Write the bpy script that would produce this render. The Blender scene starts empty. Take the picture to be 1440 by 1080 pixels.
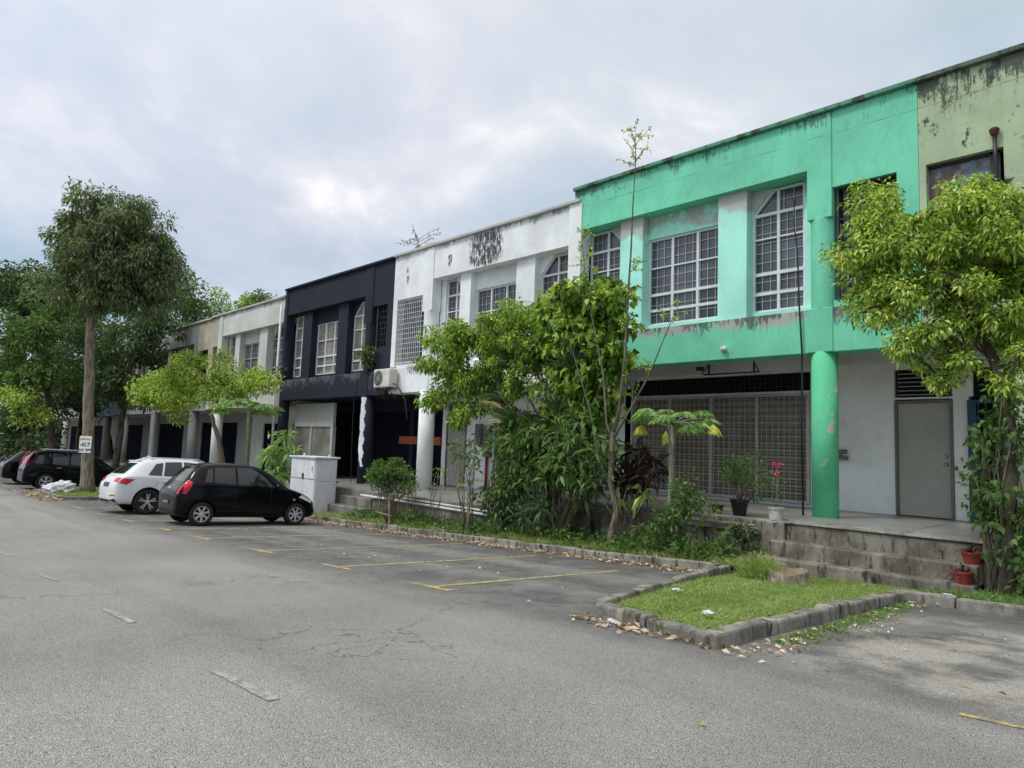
import bpy, bmesh, math, random
import numpy as np
from mathutils import Vector, Matrix
from mathutils.bvhtree import BVHTree
C = bpy.context.scene.collection
sc = bpy.context.scene
R = math.radians
PI = math.pi
rnd = random.Random(7)
rng = np.random.default_rng(11)

# ------------------------------------------------------------------ camera, world, sun, exposure
cd = bpy.data.cameras.new('camera'); cam = bpy.data.objects.new('camera', cd); C.objects.link(cam)
cd.sensor_width = 36; cd.lens = 950/1440*36; cd.clip_end = 3000; cd.clip_start = .05
_X = Vector((.70273903, .71047667, .03715855)); _D = Vector((-.04186679, .09343685, -.99474455)); _F = Vector((-.71021478, .69749011, .0954071))
cam.matrix_world = Matrix(((_X[0], -_D[0], -_F[0], 0), (_X[1], -_D[1], -_F[1], 0), (_X[2], -_D[2], -_F[2], 0), (0, 0, 0, 1)))
sc.camera = cam
sc.view_settings.view_transform = 'Standard'; sc.view_settings.look = 'None'
sc.view_settings.exposure = 0.2; sc.view_settings.gamma = 1
SUN_EL, SUN_AZ = R(58), R(205)          # azimuth measured from +Y clockwise: behind the camera
wd = bpy.data.worlds.new('World'); sc.world = wd; wd.use_nodes = True
def build_world():
    nt = wd.node_tree; nt.nodes.clear(); L = nt.links.new
    def N(t, **kw):
        n = nt.nodes.new(t)
        for k, v in kw.items(): setattr(n, k, v)
        return n
    def math_(op, a, b=None, clamp=False):
        n = N('ShaderNodeMath', operation=op, use_clamp=clamp)
        for i, x in enumerate((a, b)):
            if x is None: continue
            if isinstance(x, (int, float)): n.inputs[i].default_value = x
            else: L(x, n.inputs[i])
        return n.outputs[0]
    out = N('ShaderNodeOutputWorld'); bg = N('ShaderNodeBackground'); bg.inputs[1].default_value = .1
    sky = N('ShaderNodeTexSky', sky_type='NISHITA', sun_disc=False, sun_elevation=SUN_EL, sun_rotation=SUN_AZ)
    sky.air_density = 1.2; sky.dust_density = 2.0
    tc = N('ShaderNodeTexCoord'); sp = N('ShaderNodeSeparateXYZ'); L(tc.outputs['Generated'], sp.inputs[0])
    zc = math_('ADD', math_('MAXIMUM', sp.outputs[2], 0.0), .34)
    cb = N('ShaderNodeCombineXYZ'); L(math_('DIVIDE', sp.outputs[0], zc), cb.inputs[0]); L(math_('DIVIDE', sp.outputs[1], zc), cb.inputs[1])
    cb.inputs[2].default_value = 3.7
    def noise(scale, det, rough, off=0, dist=0):
        mp = N('ShaderNodeMapping'); L(cb.outputs[0], mp.inputs[0]); mp.inputs['Location'].default_value = (off, off*.7, off*.3)
        n = N('ShaderNodeTexNoise'); L(mp.outputs[0], n.inputs['Vector']); n.inputs['Scale'].default_value = scale
        n.inputs['Detail'].default_value = det; n.inputs['Roughness'].default_value = rough; n.inputs['Distortion'].default_value = dist
        return n.outputs[0]
    def ramp(x, st):
        r = N('ShaderNodeValToRGB'); L(x, r.inputs[0]); e = r.color_ramp.elements
        while len(e) > len(st): e.remove(e[-1])
        while len(e) < len(st): e.new(.5)
        for q, (p, c) in zip(e, st): q.position = p; q.color = (*c, 1) if len(c) == 3 else c
        return r
    a = noise(1.0, 4, .5, 3.9, .2); b = noise(2.6, 9, .55, 5.1, .25); c = noise(.9, 3, .5, 9.4)
    m = math_('ADD', math_('MULTIPLY', a, .56), math_('MULTIPLY', b, .44))
    cl = ramp(m, [(.42, (.36, .50, .60)), (.485, (.455, .56, .67)), (.545, (.57, .625, .73)), (.595, (.72, .75, .81)), (.655, (1.1, 1.08, 1.06))])
    tint = ramp(c, [(.35, (.93, 1.0, 1.02)), (.65, (1.02, .99, 1.03))])
    mu = N('ShaderNodeMix', data_type='RGBA', blend_type='MULTIPLY'); mu.inputs[0].default_value = 1
    L(cl.outputs[0], mu.inputs[6]); L(tint.outputs[0], mu.inputs[7])
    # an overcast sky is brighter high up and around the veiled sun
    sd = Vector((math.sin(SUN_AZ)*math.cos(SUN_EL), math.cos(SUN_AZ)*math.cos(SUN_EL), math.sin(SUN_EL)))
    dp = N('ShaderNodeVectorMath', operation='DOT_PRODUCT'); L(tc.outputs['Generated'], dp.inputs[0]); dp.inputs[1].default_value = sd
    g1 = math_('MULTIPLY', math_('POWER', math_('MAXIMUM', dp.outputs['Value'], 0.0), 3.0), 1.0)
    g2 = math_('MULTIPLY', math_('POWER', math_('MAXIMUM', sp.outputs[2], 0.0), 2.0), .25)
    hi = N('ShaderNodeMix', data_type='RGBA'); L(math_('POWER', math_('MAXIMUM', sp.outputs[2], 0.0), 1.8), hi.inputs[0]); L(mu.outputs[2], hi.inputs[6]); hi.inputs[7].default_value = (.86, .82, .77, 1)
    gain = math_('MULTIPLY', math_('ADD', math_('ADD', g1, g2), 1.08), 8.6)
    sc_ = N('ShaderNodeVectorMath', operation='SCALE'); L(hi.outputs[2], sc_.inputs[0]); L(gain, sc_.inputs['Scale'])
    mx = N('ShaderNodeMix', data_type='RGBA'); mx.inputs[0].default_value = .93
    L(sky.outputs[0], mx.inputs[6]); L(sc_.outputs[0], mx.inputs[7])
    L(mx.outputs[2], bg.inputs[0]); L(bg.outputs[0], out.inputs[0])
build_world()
sl = bpy.data.lights.new('sun', 'SUN'); sl.energy = 1.5; sl.angle = R(11); sl.color = (1, .965, .91)
so = bpy.data.objects.new('sun', sl); C.objects.link(so)
so.rotation_euler = (R(90) - SUN_EL, 0, PI - SUN_AZ)

# ------------------------------------------------------------------ helpers
def gx(x):
    x = max(-110, min(25, x))
    if x > -12: return .0395*x
    if x > -20: return -.474 + .03*(x+12)
    return -.714 + .012*(x+20)
def gz(x, y): return -1.1 + gx(x) - .04*max(-14, min(13, y))
def S(r, g, b, k=1.0):
    f = lambda c: ((c/255+.055)/1.055)**2.4 if c > 10 else c/255/12.92
    return (f(r)*k, f(g)*k, f(b)*k)
def tag(o, label=None, cat=None, group=None, kind=None):
    if label: o['label'] = label
    if cat: o['category'] = cat
    if group: o['group'] = group
    if kind: o['kind'] = kind
    return o
def thing(name, label, cat, loc=(0, 0, 0), rz=0, group=None, tilt=(0, 0)):
    o = bpy.data.objects.new(name, None); C.objects.link(o); o.empty_display_size = .2
    o.location = loc; o.rotation_euler = (tilt[0], tilt[1], rz)
    return tag(o, label, cat, group)
class MB:
    def __init__(s): s.v = []; s.f = []; s.m = []
    def add(s, vs, fs, m=0):
        n = len(s.v); s.v += [tuple(p) for p in vs]; s.f += [[i+n for i in f] for f in fs]; s.m += [m]*len(fs)
    def box(s, x0, x1, y0, y1, z0, z1, m=0):
        s.add([(x0,y0,z0),(x1,y0,z0),(x1,y1,z0),(x0,y1,z0),(x0,y0,z1),(x1,y0,z1),(x1,y1,z1),(x0,y1,z1)],
              [(0,3,2,1),(4,5,6,7),(0,1,5,4),(1,2,6,5),(2,3,7,6),(3,0,4,7)], m)
    def prism_xz(s, poly, y0, y1, m=0):
        a = sum(poly[i][0]*poly[(i+1)%len(poly)][1]-poly[(i+1)%len(poly)][0]*poly[i][1] for i in range(len(poly)))
        if a < 0: poly = poly[::-1]
        n = len(poly)
        s.add([(x,y0,z) for x,z in poly]+[(x,y1,z) for x,z in poly],
              [list(range(n)), list(range(2*n-1,n-1,-1))]+[(i,i+n,(i+1)%n+n,(i+1)%n) for i in range(n)], m)
    def prism_xy(s, poly, z0, z1, m=0):
        a = sum(poly[i][0]*poly[(i+1)%len(poly)][1]-poly[(i+1)%len(poly)][0]*poly[i][1] for i in range(len(poly)))
        if a < 0: poly = poly[::-1]
        n = len(poly); f0 = z0 if callable(z0) else (lambda x, y: z0); f1 = z1 if callable(z1) else (lambda x, y: z1)
        s.add([(x,y,f0(x,y)) for x,y in poly]+[(x,y,f1(x,y)) for x,y in poly],
              [list(range(n-1,-1,-1)), list(range(n,2*n))]+[(i,(i+1)%n,(i+1)%n+n,i+n) for i in range(n)], m)
    def tube(s, pts, rads, n=8, m=0, cap=True):
        pts = [Vector(p) for p in pts]
        if isinstance(rads, (int, float)): rads = [rads]*len(pts)
        vs = []; fs = []; up = Vector((.3, .2, .93)) ; pu = None
        for i, p in enumerate(pts):
            d = (pts[min(i+1,len(pts)-1)]-pts[max(i-1,0)])
            if d.length < 1e-6: d = Vector((0,0,1))
            d.normalize()
            if pu is None:
                a = d.orthogonal().normalized()
            else:
                a = (pu - d*pu.dot(d))
                a = a.normalized() if a.length > 1e-5 else d.orthogonal().normalized()
            pu = a; b = d.cross(a)
            for k in range(n):
                t = 2*PI*k/n; vs.append(p+(a*math.cos(t)+b*math.sin(t))*rads[i])
        for i in range(len(pts)-1):
            for k in range(n):
                q = (k+1)%n; fs.append((i*n+k, i*n+q, (i+1)*n+q, (i+1)*n+k))
        if cap: fs += [list(range(n-1,-1,-1)), list(range((len(pts)-1)*n, len(pts)*n))]
        s.add(vs, fs, m)
    def cyl(s, x, y, r, z0, z1, n=24, m=0, r1=None): s.tube([(x,y,z0),(x,y,z1)], [r, r if r1 is None else r1], n, m)
    def lathe(s, prof, n=24, m=0, c=(0,0,0), axis='z'):
        vs = []; fs = []
        for r, h in prof:
            for k in range(n):
                t = 2*PI*k/n; u, w = r*math.cos(t), r*math.sin(t)
                vs.append((c[0]+u, c[1]+w, c[2]+h) if axis == 'z' else (c[0]+h, c[1]+u, c[2]+w))
        for i in range(len(prof)-1):
            for k in range(n):
                q = (k+1)%n; fs.append((i*n+k, i*n+q, (i+1)*n+q, (i+1)*n+k))
        s.add(vs, fs, m)
    def build(s, name, mats, parent=None, smooth=False, bevel=0, world=True, seg=2, recalc=True):
        if not isinstance(mats, (list, tuple)): mats = [mats]
        off = parent_loc(parent) if (parent and world) else Vector((0,0,0))
        me = bpy.data.meshes.new(name)
        me.from_pydata([(a-off[0], b-off[1], c-off[2]) for a,b,c in s.v], [], s.f)
        for m in mats: me.materials.append(m)
        me.polygons.foreach_set('material_index', s.m)
        if recalc:
            bm = bmesh.new(); bm.from_mesh(me); bmesh.ops.recalc_face_normals(bm, faces=bm.faces); bm.to_mesh(me); bm.free()
        o = bpy.data.objects.new(name, me); C.objects.link(o)
        if parent: o.parent = parent
        if smooth: me.polygons.foreach_set('use_smooth', [True]*len(me.polygons))
        if bevel:
            b = o.modifiers.new('b', 'BEVEL'); b.width = bevel; b.segments = seg; b.limit_method = 'ANGLE'; b.angle_limit = R(40)
        me.update(); return o
def parent_loc(p):
    while p.parent: p = p.parent
    return Vector(p.location)
def npmesh(name, V, F, mats, parent=None, mi=None, smooth=False, world=True):
    """V (n,3) array, F list of (k,c) index arrays (all faces of one size c)"""
    me = bpy.data.meshes.new(name); off = np.array(parent_loc(parent)) if (parent and world) else np.zeros(3)
    V = np.asarray(V, float)-off
    me.vertices.add(len(V)); me.vertices.foreach_set('co', V.astype(np.float32).ravel())
    nl = F.shape[0]*F.shape[1]
    me.loops.add(nl); me.loops.foreach_set('vertex_index', F.astype(np.int32).ravel())
    me.polygons.add(F.shape[0]); me.polygons.foreach_set('loop_start', np.arange(0, nl, F.shape[1], dtype=np.int32))
    for m in (mats if isinstance(mats, (list, tuple)) else [mats]): me.materials.append(m)
    if mi is not None: me.polygons.foreach_set('material_index', np.asarray(mi, np.int32))
    if smooth: me.polygons.foreach_set('use_smooth', np.ones(F.shape[0], bool))
    me.update(calc_edges=True); me.validate()
    o = bpy.data.objects.new(name, me); C.objects.link(o)
    if parent: o.parent = parent
    return o
def unit(a): return a/np.maximum(np.linalg.norm(a, axis=-1, keepdims=True), 1e-9)

# ------------------------------------------------------------------ materials
class NT:
    def __init__(s, name):
        s.mat = bpy.data.materials.new(name); s.mat.use_nodes = True; s.t = s.mat.node_tree
        s.p = s.t.nodes['Principled BSDF']; s.out = s.t.nodes['Material Output']
        s._pos = None
    def n(s, t, **kw):
        q = s.t.nodes.new(t)
        for k, v in kw.items(): setattr(q, k, v)
        return q
    def L(s, a, b): s.t.links.new(a, b)
    def set(s, sock, x):
        if isinstance(x, (int, float)): sock.default_value = x
        elif isinstance(x, tuple): sock.default_value = (*x, 1) if (len(x) == 3 and sock.type == 'RGBA') else x
        else: s.L(x, sock)
    def pos(s):
        if s._pos is None: s._pos = s.n('ShaderNodeNewGeometry').outputs['Position']
        return s._pos
    def xyz(s):
        q = s.n('ShaderNodeSeparateXYZ'); s.L(s.pos(), q.inputs[0]); return q.outputs
    def math(s, op, a, b=0.0, clamp=False):
        q = s.n('ShaderNodeMath', operation=op, use_clamp=clamp); s.set(q.inputs[0], a); s.set(q.inputs[1], b); return q.outputs[0]
    def noise(s, scale, det=4, rough=.55, stretch=(1,1,1), off=0.0, dist=0.0, vec=None):
        mp = s.n('ShaderNodeMapping'); s.L(vec or s.pos(), mp.inputs[0]); mp.inputs['Scale'].default_value = stretch; mp.inputs['Location'].default_value = (off, off*1.3, off*.6)
        q = s.n('ShaderNodeTexNoise'); s.L(mp.outputs[0], q.inputs['Vector']); q.inputs['Scale'].default_value = scale
        q.inputs['Detail'].default_value = det; q.inputs['Roughness'].default_value = rough; q.inputs['Distortion'].default_value = dist
        return q.outputs[0]
    def smooth(s, x, a, b, lo=0.0, hi=1.0):
        q = s.n('ShaderNodeMapRange', interpolation_type='SMOOTHSTEP'); s.set(q.inputs[0], x)
        q.inputs[1].default_value = a; q.inputs[2].default_value = b; q.inputs[3].default_value = lo; q.inputs[4].default_value = hi; return q.outputs[0]
    def mix(s, f, a, b, bt='MIX'):
        q = s.n('ShaderNodeMix', data_type='RGBA', blend_type=bt); s.set(q.inputs[0], f); s.set(q.inputs[6], a); s.set(q.inputs[7], b); return q.outputs[2]
    def ramp(s, x, st):
        r = s.n('ShaderNodeValToRGB'); s.L(x, r.inputs[0]); e = r.color_ramp.elements
        while len(e) < len(st): e.new(.5)
        for q, (p, c) in zip(e, st): q.position = p; q.color = (*c, 1)
        return r.outputs[0]
    def bump(s, h, st=.3, dist=.01):
        q = s.n('ShaderNodeBump'); q.inputs['Strength'].default_value = st; q.inputs['Distance'].default_value = dist; s.L(h, q.inputs['Height'])
        s.L(q.outputs[0], s.p.inputs['Normal'])
    def fin(s, col, rough=.8, metal=0.0, spec=.5):
        s.set(s.p.inputs['Base Color'], col); s.set(s.p.inputs['Roughness'], rough); s.set(s.p.inputs['Metallic'], metal)
        s.p.inputs['Specular IOR Level'].default_value = spec
        return s.mat
def var(t, col, amt=.12, sc=3.0, off=0.0):
    """colour with soft blotchy wear"""
    n = t.noise(sc, 5, .6, off=off)
    return t.mix(t.smooth(n, .3, .7), tuple(c*(1-amt) for c in col), tuple(min(1, c*(1+amt)) for c in col))
def plain(name, col, rough=.6, metal=0.0, amt=.15, sc=4.0, spec=.5, bump=0):
    t = NT(name); n = var(t, col, amt, sc)
    if bump: t.bump(t.noise(60, 3), bump, .004)
    return t.fin(n, rough, metal, spec)
DARK = S(58, 60, 58)
def plaster(name, base, drips=(), patches=(), grime=.25, peel=0.0, peelcol=S(205, 208, 205, .8), seed=0.0, old=None, spots=0.0, oldband=None, rough=.85, groove=None, dripcol=DARK):
    """painted render. drips = (z_top, length, amount): mould washed down from an edge; patches = (x, z, rx, rz, amount): one stain"""
    t = NT(name); x, y, z = t.xyz()
    col = var(t, base, .13, .9, seed)
    n2 = t.noise(9, 6, .65, (1, 1, .35), seed+3)
    col = t.mix(t.math('MULTIPLY', t.smooth(n2, .5, .72), grime*.5), col, tuple(c*.55 for c in base))
    if old is not None:                # faded older coat
        zt, ln = oldband
        m = t.smooth(z, zt-ln, zt-ln*.25)
        m = t.smooth(t.math('ADD', m, t.math('MULTIPLY', t.math('SUBTRACT', t.noise(1.9, 9, .66, (1, 1, .8), seed+8), .55), 2.8)), .40, .80)
        col = t.mix(m, col, old)
    if peel:
        np_ = t.noise(2.6, 8, .68, (1, 1, .6), seed+21, .4)
        col = t.mix(t.smooth(np_, .72-peel*.2, .74-peel*.2), col, peelcol)
    st = t.noise(14, 8, .72, (1.6, 1.6, .16), seed+5); fine = t.noise(30, 8, .75, (1, 1, .6), seed+6); blot = t.noise(1.7, 8, .68, (1, 1, .8), seed+11)
    for zt, ln, am in drips:
        g = t.math('MULTIPLY', t.math('POWER', t.smooth(z, zt-ln, zt), 1.6), t.math('LESS_THAN', z, zt+.03))
        v = t.math('ADD', t.math('ADD', t.math('MULTIPLY', st, .6), t.math('MULTIPLY', fine, .5)), t.math('MULTIPLY', blot, .9))
        m = t.smooth(t.math('ADD', v, t.math('MULTIPLY', g, .12+.1*am)), 1.12, 1.24)
        col = t.mix(t.math('MULTIPLY', t.math('MULTIPLY', m, t.math('MINIMUM', t.math('MULTIPLY', g, 6.0), 1.0)), min(.92, .55+.3*am)), col, dripcol)
    for px, pz, rx, rz, am in patches:
        dx = t.math('DIVIDE', t.math('SUBTRACT', x, px), rx); dz = t.math('DIVIDE', t.math('SUBTRACT', z, pz), rz)
        d = t.math('ADD', t.math('POWER', t.math('ABSOLUTE', dx), 4.0), t.math('POWER', t.math('ABSOLUTE', dz), 4.0))
        e = t.smooth(d, 1.7, .15)
        s1 = t.math('ADD', t.math('MULTIPLY', t.noise(16, 8, .75, (2, 2, .22), seed+31), .6), t.math('MULTIPLY', t.noise(9, 8, .75, (1, 1, .7), seed+32), .4))
        col = t.mix(t.math('MULTIPLY', t.smooth(t.math('ADD', t.math('MULTIPLY', t.math('SUBTRACT', s1, .5), 2.6), t.math('MULTIPLY', e, .5)), .40-am*.06, .56-am*.06), t.math('MINIMUM', t.math('MULTIPLY', e, 3.0), 1.0)), col, S(70, 72, 74))
    if spots:
        s2 = t.noise(3.2, 9, .75, (1, 1, .8), seed+41)
        col = t.mix(t.smooth(s2, .66-spots*.1, .73-spots*.1), col, S(70, 74, 66))
    if groove:
        g = t.math('LESS_THAN', t.math('ABSOLUTE', t.math('SUBTRACT', z, groove)), .008)
        col = t.mix(t.math('MULTIPLY', g, t.smooth(t.noise(2.2, 4), .35, .6)), col, tuple(c*.5 for c in base))
    t.bump(t.math('ADD', t.noise(45, 5, .6), t.math('MULTIPLY', t.noise(4, 3), 2.0)), .25, .006)
    return t.fin(col, rough, 0, .3)
def concrete(name, base, dark=.5, seed=0.0, moss=0.0):
    t = NT(name)
    a = t.noise(2.2, 8, .68, (1, 1, .7), seed); b = t.noise(26, 5, .7, off=seed)
    col = t.mix(t.smooth(a, .38, .62), base, tuple(c*.45 for c in base))
    s = t.noise(6, 7, .72, (1.4, 1.4, .3), seed+4)
    col = t.mix(t.math('MULTIPLY', t.smooth(s, .5, .66), dark), col, S(52, 50, 46))
    col = t.mix(t.math('MULTIPLY', t.smooth(b, .55, .7), .4), col, tuple(min(1, c*1.5) for c in base))
    if moss: col = t.mix(t.math('MULTIPLY', t.smooth(t.noise(3.1, 6, .6, off=seed+9), .5, .65), moss), col, S(82, 90, 48))
    t.bump(t.math('ADD', b, t.math('MULTIPLY', a, 1.5)), .5, .012)
    return t.fin(col, .9, 0, .25)
def leafmat(name, cols, trans=.35, rough=.5, desat=.22, gain=1.6):
    t = NT(name); g = t.n('ShaderNodeNewGeometry')
    col = t.ramp(g.outputs['Random Per Island'], [(i/(len(cols)-1) if len(cols) > 1 else 0, tuple(min(.85, (q*(1-desat)+desat*(.3*c[0]+.6*c[1]+.1*c[2]))*gain+.006) for q in c)) for i, c in enumerate(cols)])
    col = t.mix(t.smooth(t.noise(1.6, 3), .3, .7), col, t.mix(1.0, col, (.72, .8, .6), 'MULTIPLY'))
    t.fin(col, rough, 0, .35)
    tr = t.n('ShaderNodeBsdfTranslucent'); t.L(t.mix(1.0, col, (1.15, 1.25, .6), 'MULTIPLY'), tr.inputs[0])
    mx = t.n('ShaderNodeMixShader'); mx.inputs[0].default_value = trans
    t.L(t.p.outputs[0], mx.inputs[1]); t.L(tr.outputs[0], mx.inputs[2]); t.L(mx.outputs[0], t.out.inputs[0])
    return t.mat
def bark(name, col, sc=1.0):
    t = NT(name); n = t.noise(7*sc, 7, .7, (2, 2, .35)); m = t.noise(2*sc, 4)
    c = t.mix(t.smooth(n, .35, .65), tuple(q*.45 for q in col), tuple(q*1.25 for q in col))
    c = t.mix(t.math('MULTIPLY', t.smooth(m, .5, .65), .5), c, S(120, 122, 108, .8))
    t.bump(n, .8, .02); return t.fin(c, .9, 0, .2)

def asphalt():
    t = NT('asphalt'); x, y, z = t.xyz()
    f = t.noise(230, 1, .8); f2 = t.noise(85, 4, .75); big = t.noise(.35, 5, .6); mid = t.noise(2.4, 6, .65)
    track = t.noise(1.1, 4, .5, (.12, 1.6, 1), 4.0)
    road = t.mix(t.smooth(big, .3, .7), S(124, 123, 120), S(143, 141, 137))
    road = t.mix(t.math('MULTIPLY', t.smooth(track, .45, .7), .4), road, S(108, 107, 105))
    bay = t.mix(t.smooth(mid, .35, .68), S(88, 88, 88), S(114, 113, 111))
    edge = t.math('ADD', y, t.math('MULTIPLY', t.math('SUBTRACT', t.noise(.7, 6, .6, off=2), .5), 1.5))
    col = t.mix(t.smooth(edge, 3.7, 5.0), road, bay)
    # pale worn apron right of the island
    ap = t.math('MULTIPLY', t.smooth(x, -2.5, -1.7), t.math('MULTIPLY', t.smooth(edge, 4.3, 4.9), t.smooth(edge, 8.3, 7.2)))
    col = t.mix(t.math('MULTIPLY', ap, t.smooth(t.noise(1.6, 7, .65, off=6), .38, .6)), col, S(150, 147, 140))
    # damp litter-stained strip along the kerb
    kd = t.math('MULTIPLY', t.smooth(edge, 7.6, 9.0), t.smooth(t.noise(2.2, 6, .7, off=12), .35, .6))
    col = t.mix(t.math('MULTIPLY', kd, .75), col, S(78, 70, 62))
    # oil and patch stains
    col = t.mix(t.math('MULTIPLY', t.smooth(t.noise(.9, 7, .65, off=17), .6, .75), .25), col, S(72, 72, 73))
    oil = t.math('MULTIPLY', t.smooth(t.noise(1.7, 4, .6, off=41), .62, .72), t.math('MULTIPLY', t.smooth(y, 4.6, 5.4), t.smooth(y, 8.6, 7.6)))
    col = t.mix(t.math('MULTIPLY', oil, .6), col, S(52, 52, 53))
    col = t.mix(t.math('MULTIPLY', t.smooth(t.noise(.55, 3, .5, (.05, 1.5, 1), 9.0), .52, .7), .3), col, S(160, 159, 155))
    # cracks
    v = t.n('ShaderNodeTexVoronoi', feature='DISTANCE_TO_EDGE'); mp = t.n('ShaderNodeMapping'); t.L(t.pos(), mp.inputs[0])
    ad = t.n('ShaderNodeVectorMath', operation='ADD'); t.L(mp.outputs[0], ad.inputs[0])
    nn = t.n('ShaderNodeTexNoise'); nn.inputs['Scale'].default_value = 2.5; nn.inputs['Detail'].default_value = 6; t.L(t.pos(), nn.inputs[0]); t.L(nn.outputs['Color'], ad.inputs[1])
    t.L(ad.outputs[0], v.inputs['Vector']); v.inputs['Scale'].default_value = .45
    cr = t.math('MULTIPLY', t.smooth(v.outputs[0], .006, .001), t.smooth(t.noise(.5, 3, off=33), .5, .6))
    col = t.mix(t.math('MULTIPLY', cr, .6), col, S(50, 50, 50))
    # aggregate
    col = t.mix(t.smooth(f, .36, .64, 0, 1), t.mix(1.0, col, (.16, .16, .16), 'MULTIPLY'), t.mix(1.0, col, (1.95, 1.95, 1.92), 'MULTIPLY'))
    col = t.mix(t.math('MULTIPLY', t.smooth(f2, .6, .75), .2), col, t.mix(1.0, col, (1.5, 1.5, 1.48), 'MULTIPLY'))
    t.bump(t.math('ADD', f, f2), .6, .006)
    return t.fin(col, .88, 0, .3)
M = {}
M['asphalt'] = asphalt()
def paint_line(name, col):
    t = NT(name); n = t.noise(14, 7, .75); g = t.noise(150, 2)
    c = t.mix(t.smooth(n, .40, .58), col, S(128, 124, 112)); c = t.mix(t.math('MULTIPLY', t.smooth(g, .5, .65), .45), c, S(105, 104, 100))
    return t.fin(c, .85, 0, .3)
M['yellow'] = paint_line('yellow_line_paint', S(198, 180, 96)); M['whiteline'] = paint_line('worn_white_line_paint', S(168, 168, 164))
t_ = NT('soil'); n_ = t_.noise(3, 7, .7); c_ = t_.mix(t_.smooth(n_, .35, .65), S(74, 62, 46), S(88, 88, 52))
t_.bump(t_.noise(20, 5), .7, .03); M['soil'] = t_.fin(c_, .95, 0, .2)
M['turf'] = plain('turf', S(84, 104, 44), .95, 0, .3, 6, .2)
M['grass'] = leafmat('grass_blades', [S(92, 114, 44), S(116, 140, 54), S(136, 156, 64), S(160, 156, 96)], .3, .6)
M['weed'] = leafmat('weed_leaves', [S(66, 98, 34), S(86, 122, 44), S(116, 146, 54)], .3, .5)
M['litter'] = leafmat('dry_leaves', [S(118, 88, 72), S(166, 136, 120), S(190, 166, 150), S(146, 112, 88)], .1, .8)
M['conc'] = concrete('weathered_concrete', S(138, 134, 126, .95), .7, 0)
M['conc_step'] = concrete('stained_step_concrete', S(150, 143, 131, .9), 1.0, 3)
M['kerb'] = concrete('kerb_concrete', S(160, 156, 146, .95), 1.0, 7, .4)
M['floor'] = plain('terrace_cement', S(140, 139, 133), .35, 0, .25, 1.5, .5)
M['ledge'] = concrete('ledge_concrete', S(170, 168, 160, .9), .5, 9)
GREEN = (.185, .64, .43); MINT = (.42, .86, .72)
FZ = -.97
BB, BT, LN, TOP = 2.84, 3.62, 6.19, 7.17
def zz(f, k): return f+k
M['green'] = plaster('green_render', GREEN, [(FZ+BT+.02, .5, .8)], grime=.5, seed=2, peel=.22, peelcol=S(190, 206, 196, .75), old=S(196, 200, 194, .75), oldband=(FZ+BT+.02, .42))
M['green_par'] = plaster('green_parapet_render', GREEN, [(FZ+TOP+.02, .5, .5)], grime=.6, seed=5, peel=.2, peelcol=S(196, 208, 200, .75), groove=FZ+TOP-.42)
M['mint'] = plaster('pale_mint_render', MINT, [], grime=.25, seed=7, old=S(198, 200, 196, .8), oldband=(FZ+LN+.02, .75))
M['green_col'] = plaster('green_column_paint', (.135, .61, .335), [], grime=.35, peel=.58, peelcol=S(206, 212, 200, .8), seed=9)
M['lime'] = plaster('olive_render', S(172, 189, 156), [(FZ+TOP+.02, 1.0, 1.1)], grime=.6, seed=13, spots=1.0, peel=.25, peelcol=S(190, 178, 150, .8), groove=FZ+TOP-.42)
M['soffit'] = plaster('grey_soffit', S(206, 206, 203), grime=.4, seed=15)
M['inwall'] = plaster('arcade_wall_paint', S(245, 245, 242), [], grime=.3, seed=17)
FW = -1.27
M['white'] = plaster('white_render', S(232, 235, 236), [(FW+TOP+.02, .35, .4), (FW+BT+.02, .4, .5)], [(-13.45, FW+TOP-.48, .72, .52, 1.0), (-14.95, FW+LN+.42, .1, .22, .4), (-17.0, FW+LN+.3, .08, .3, .3)], grime=.25, seed=19, peel=.06, peelcol=S(150, 172, 190, .8))
M['white_col'] = plaster('white_column_paint', S(230, 233, 232), [], grime=.3, seed=23, peel=.12, peelcol=S(120, 150, 135, .7))
FB = -1.3
M['black'] = plaster('black_render', S(36, 41, 54), [], grime=.2, seed=27, peel=.06, peelcol=S(118, 124, 132, .7))
M['black_beam'] = plaster('streaked_black_render', S(36, 41, 54), [(FB+BT+.02, .9, .9)], dripcol=S(112, 118, 124, .8), grime=.2, seed=28, peel=.16, peelcol=S(96, 100, 106, .7))
M['greywhite'] = plaster('dirty_white_render', S(206, 208, 204), [(FW-.25+TOP, .45, .45), (FW-.25+BT, .5, .5)], grime=.4, seed=31)
M['beige'] = plaster('peeling_beige_render', S(182, 174, 156), [(FW-.25+TOP, .7, .8)], grime=.5, seed=33, peel=.4, peelcol=S(206, 204, 198, .8), spots=.5)
M['grey'] = plaster('grey_render', S(150, 152, 148), [(FW-.3+TOP, .6, .5)], grime=.5, seed=35)
M['bluegrey'] = plaster('blue_grey_render', S(120, 136, 146), [(FW-.3+TOP, .6, .4)], grime=.5, seed=36)
M['roof'] = plain('roof_cement', S(120, 116, 110), .9)
M['coping_dirty'] = plaster('mouldy_coping', S(96, 108, 96), [], grime=.8, seed=41, spots=1.6)
M['coping_green'] = plaster('green_coping', S(92, 150, 124), [], grime=.9, seed=42, spots=1.5)
M['coping_white'] = plaster('grey_white_coping', S(186, 186, 182), [], grime=.6, seed=43, spots=.4)
M['alu'] = plain('white_window_frame', S(216, 218, 220), .45, 0, .08)
M['alu_dull'] = plain('dull_window_frame', S(176, 178, 178), .5, 0, .15)
M['ironbar'] = plain('grey_iron_bar', S(186, 186, 184), .5, .2)
M['irondark'] = plain('dark_iron_bar', S(52, 54, 60), .5, .3)
M['ironwhite'] = plain('white_iron_bar', S(196, 198, 198), .5, 0)
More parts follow.
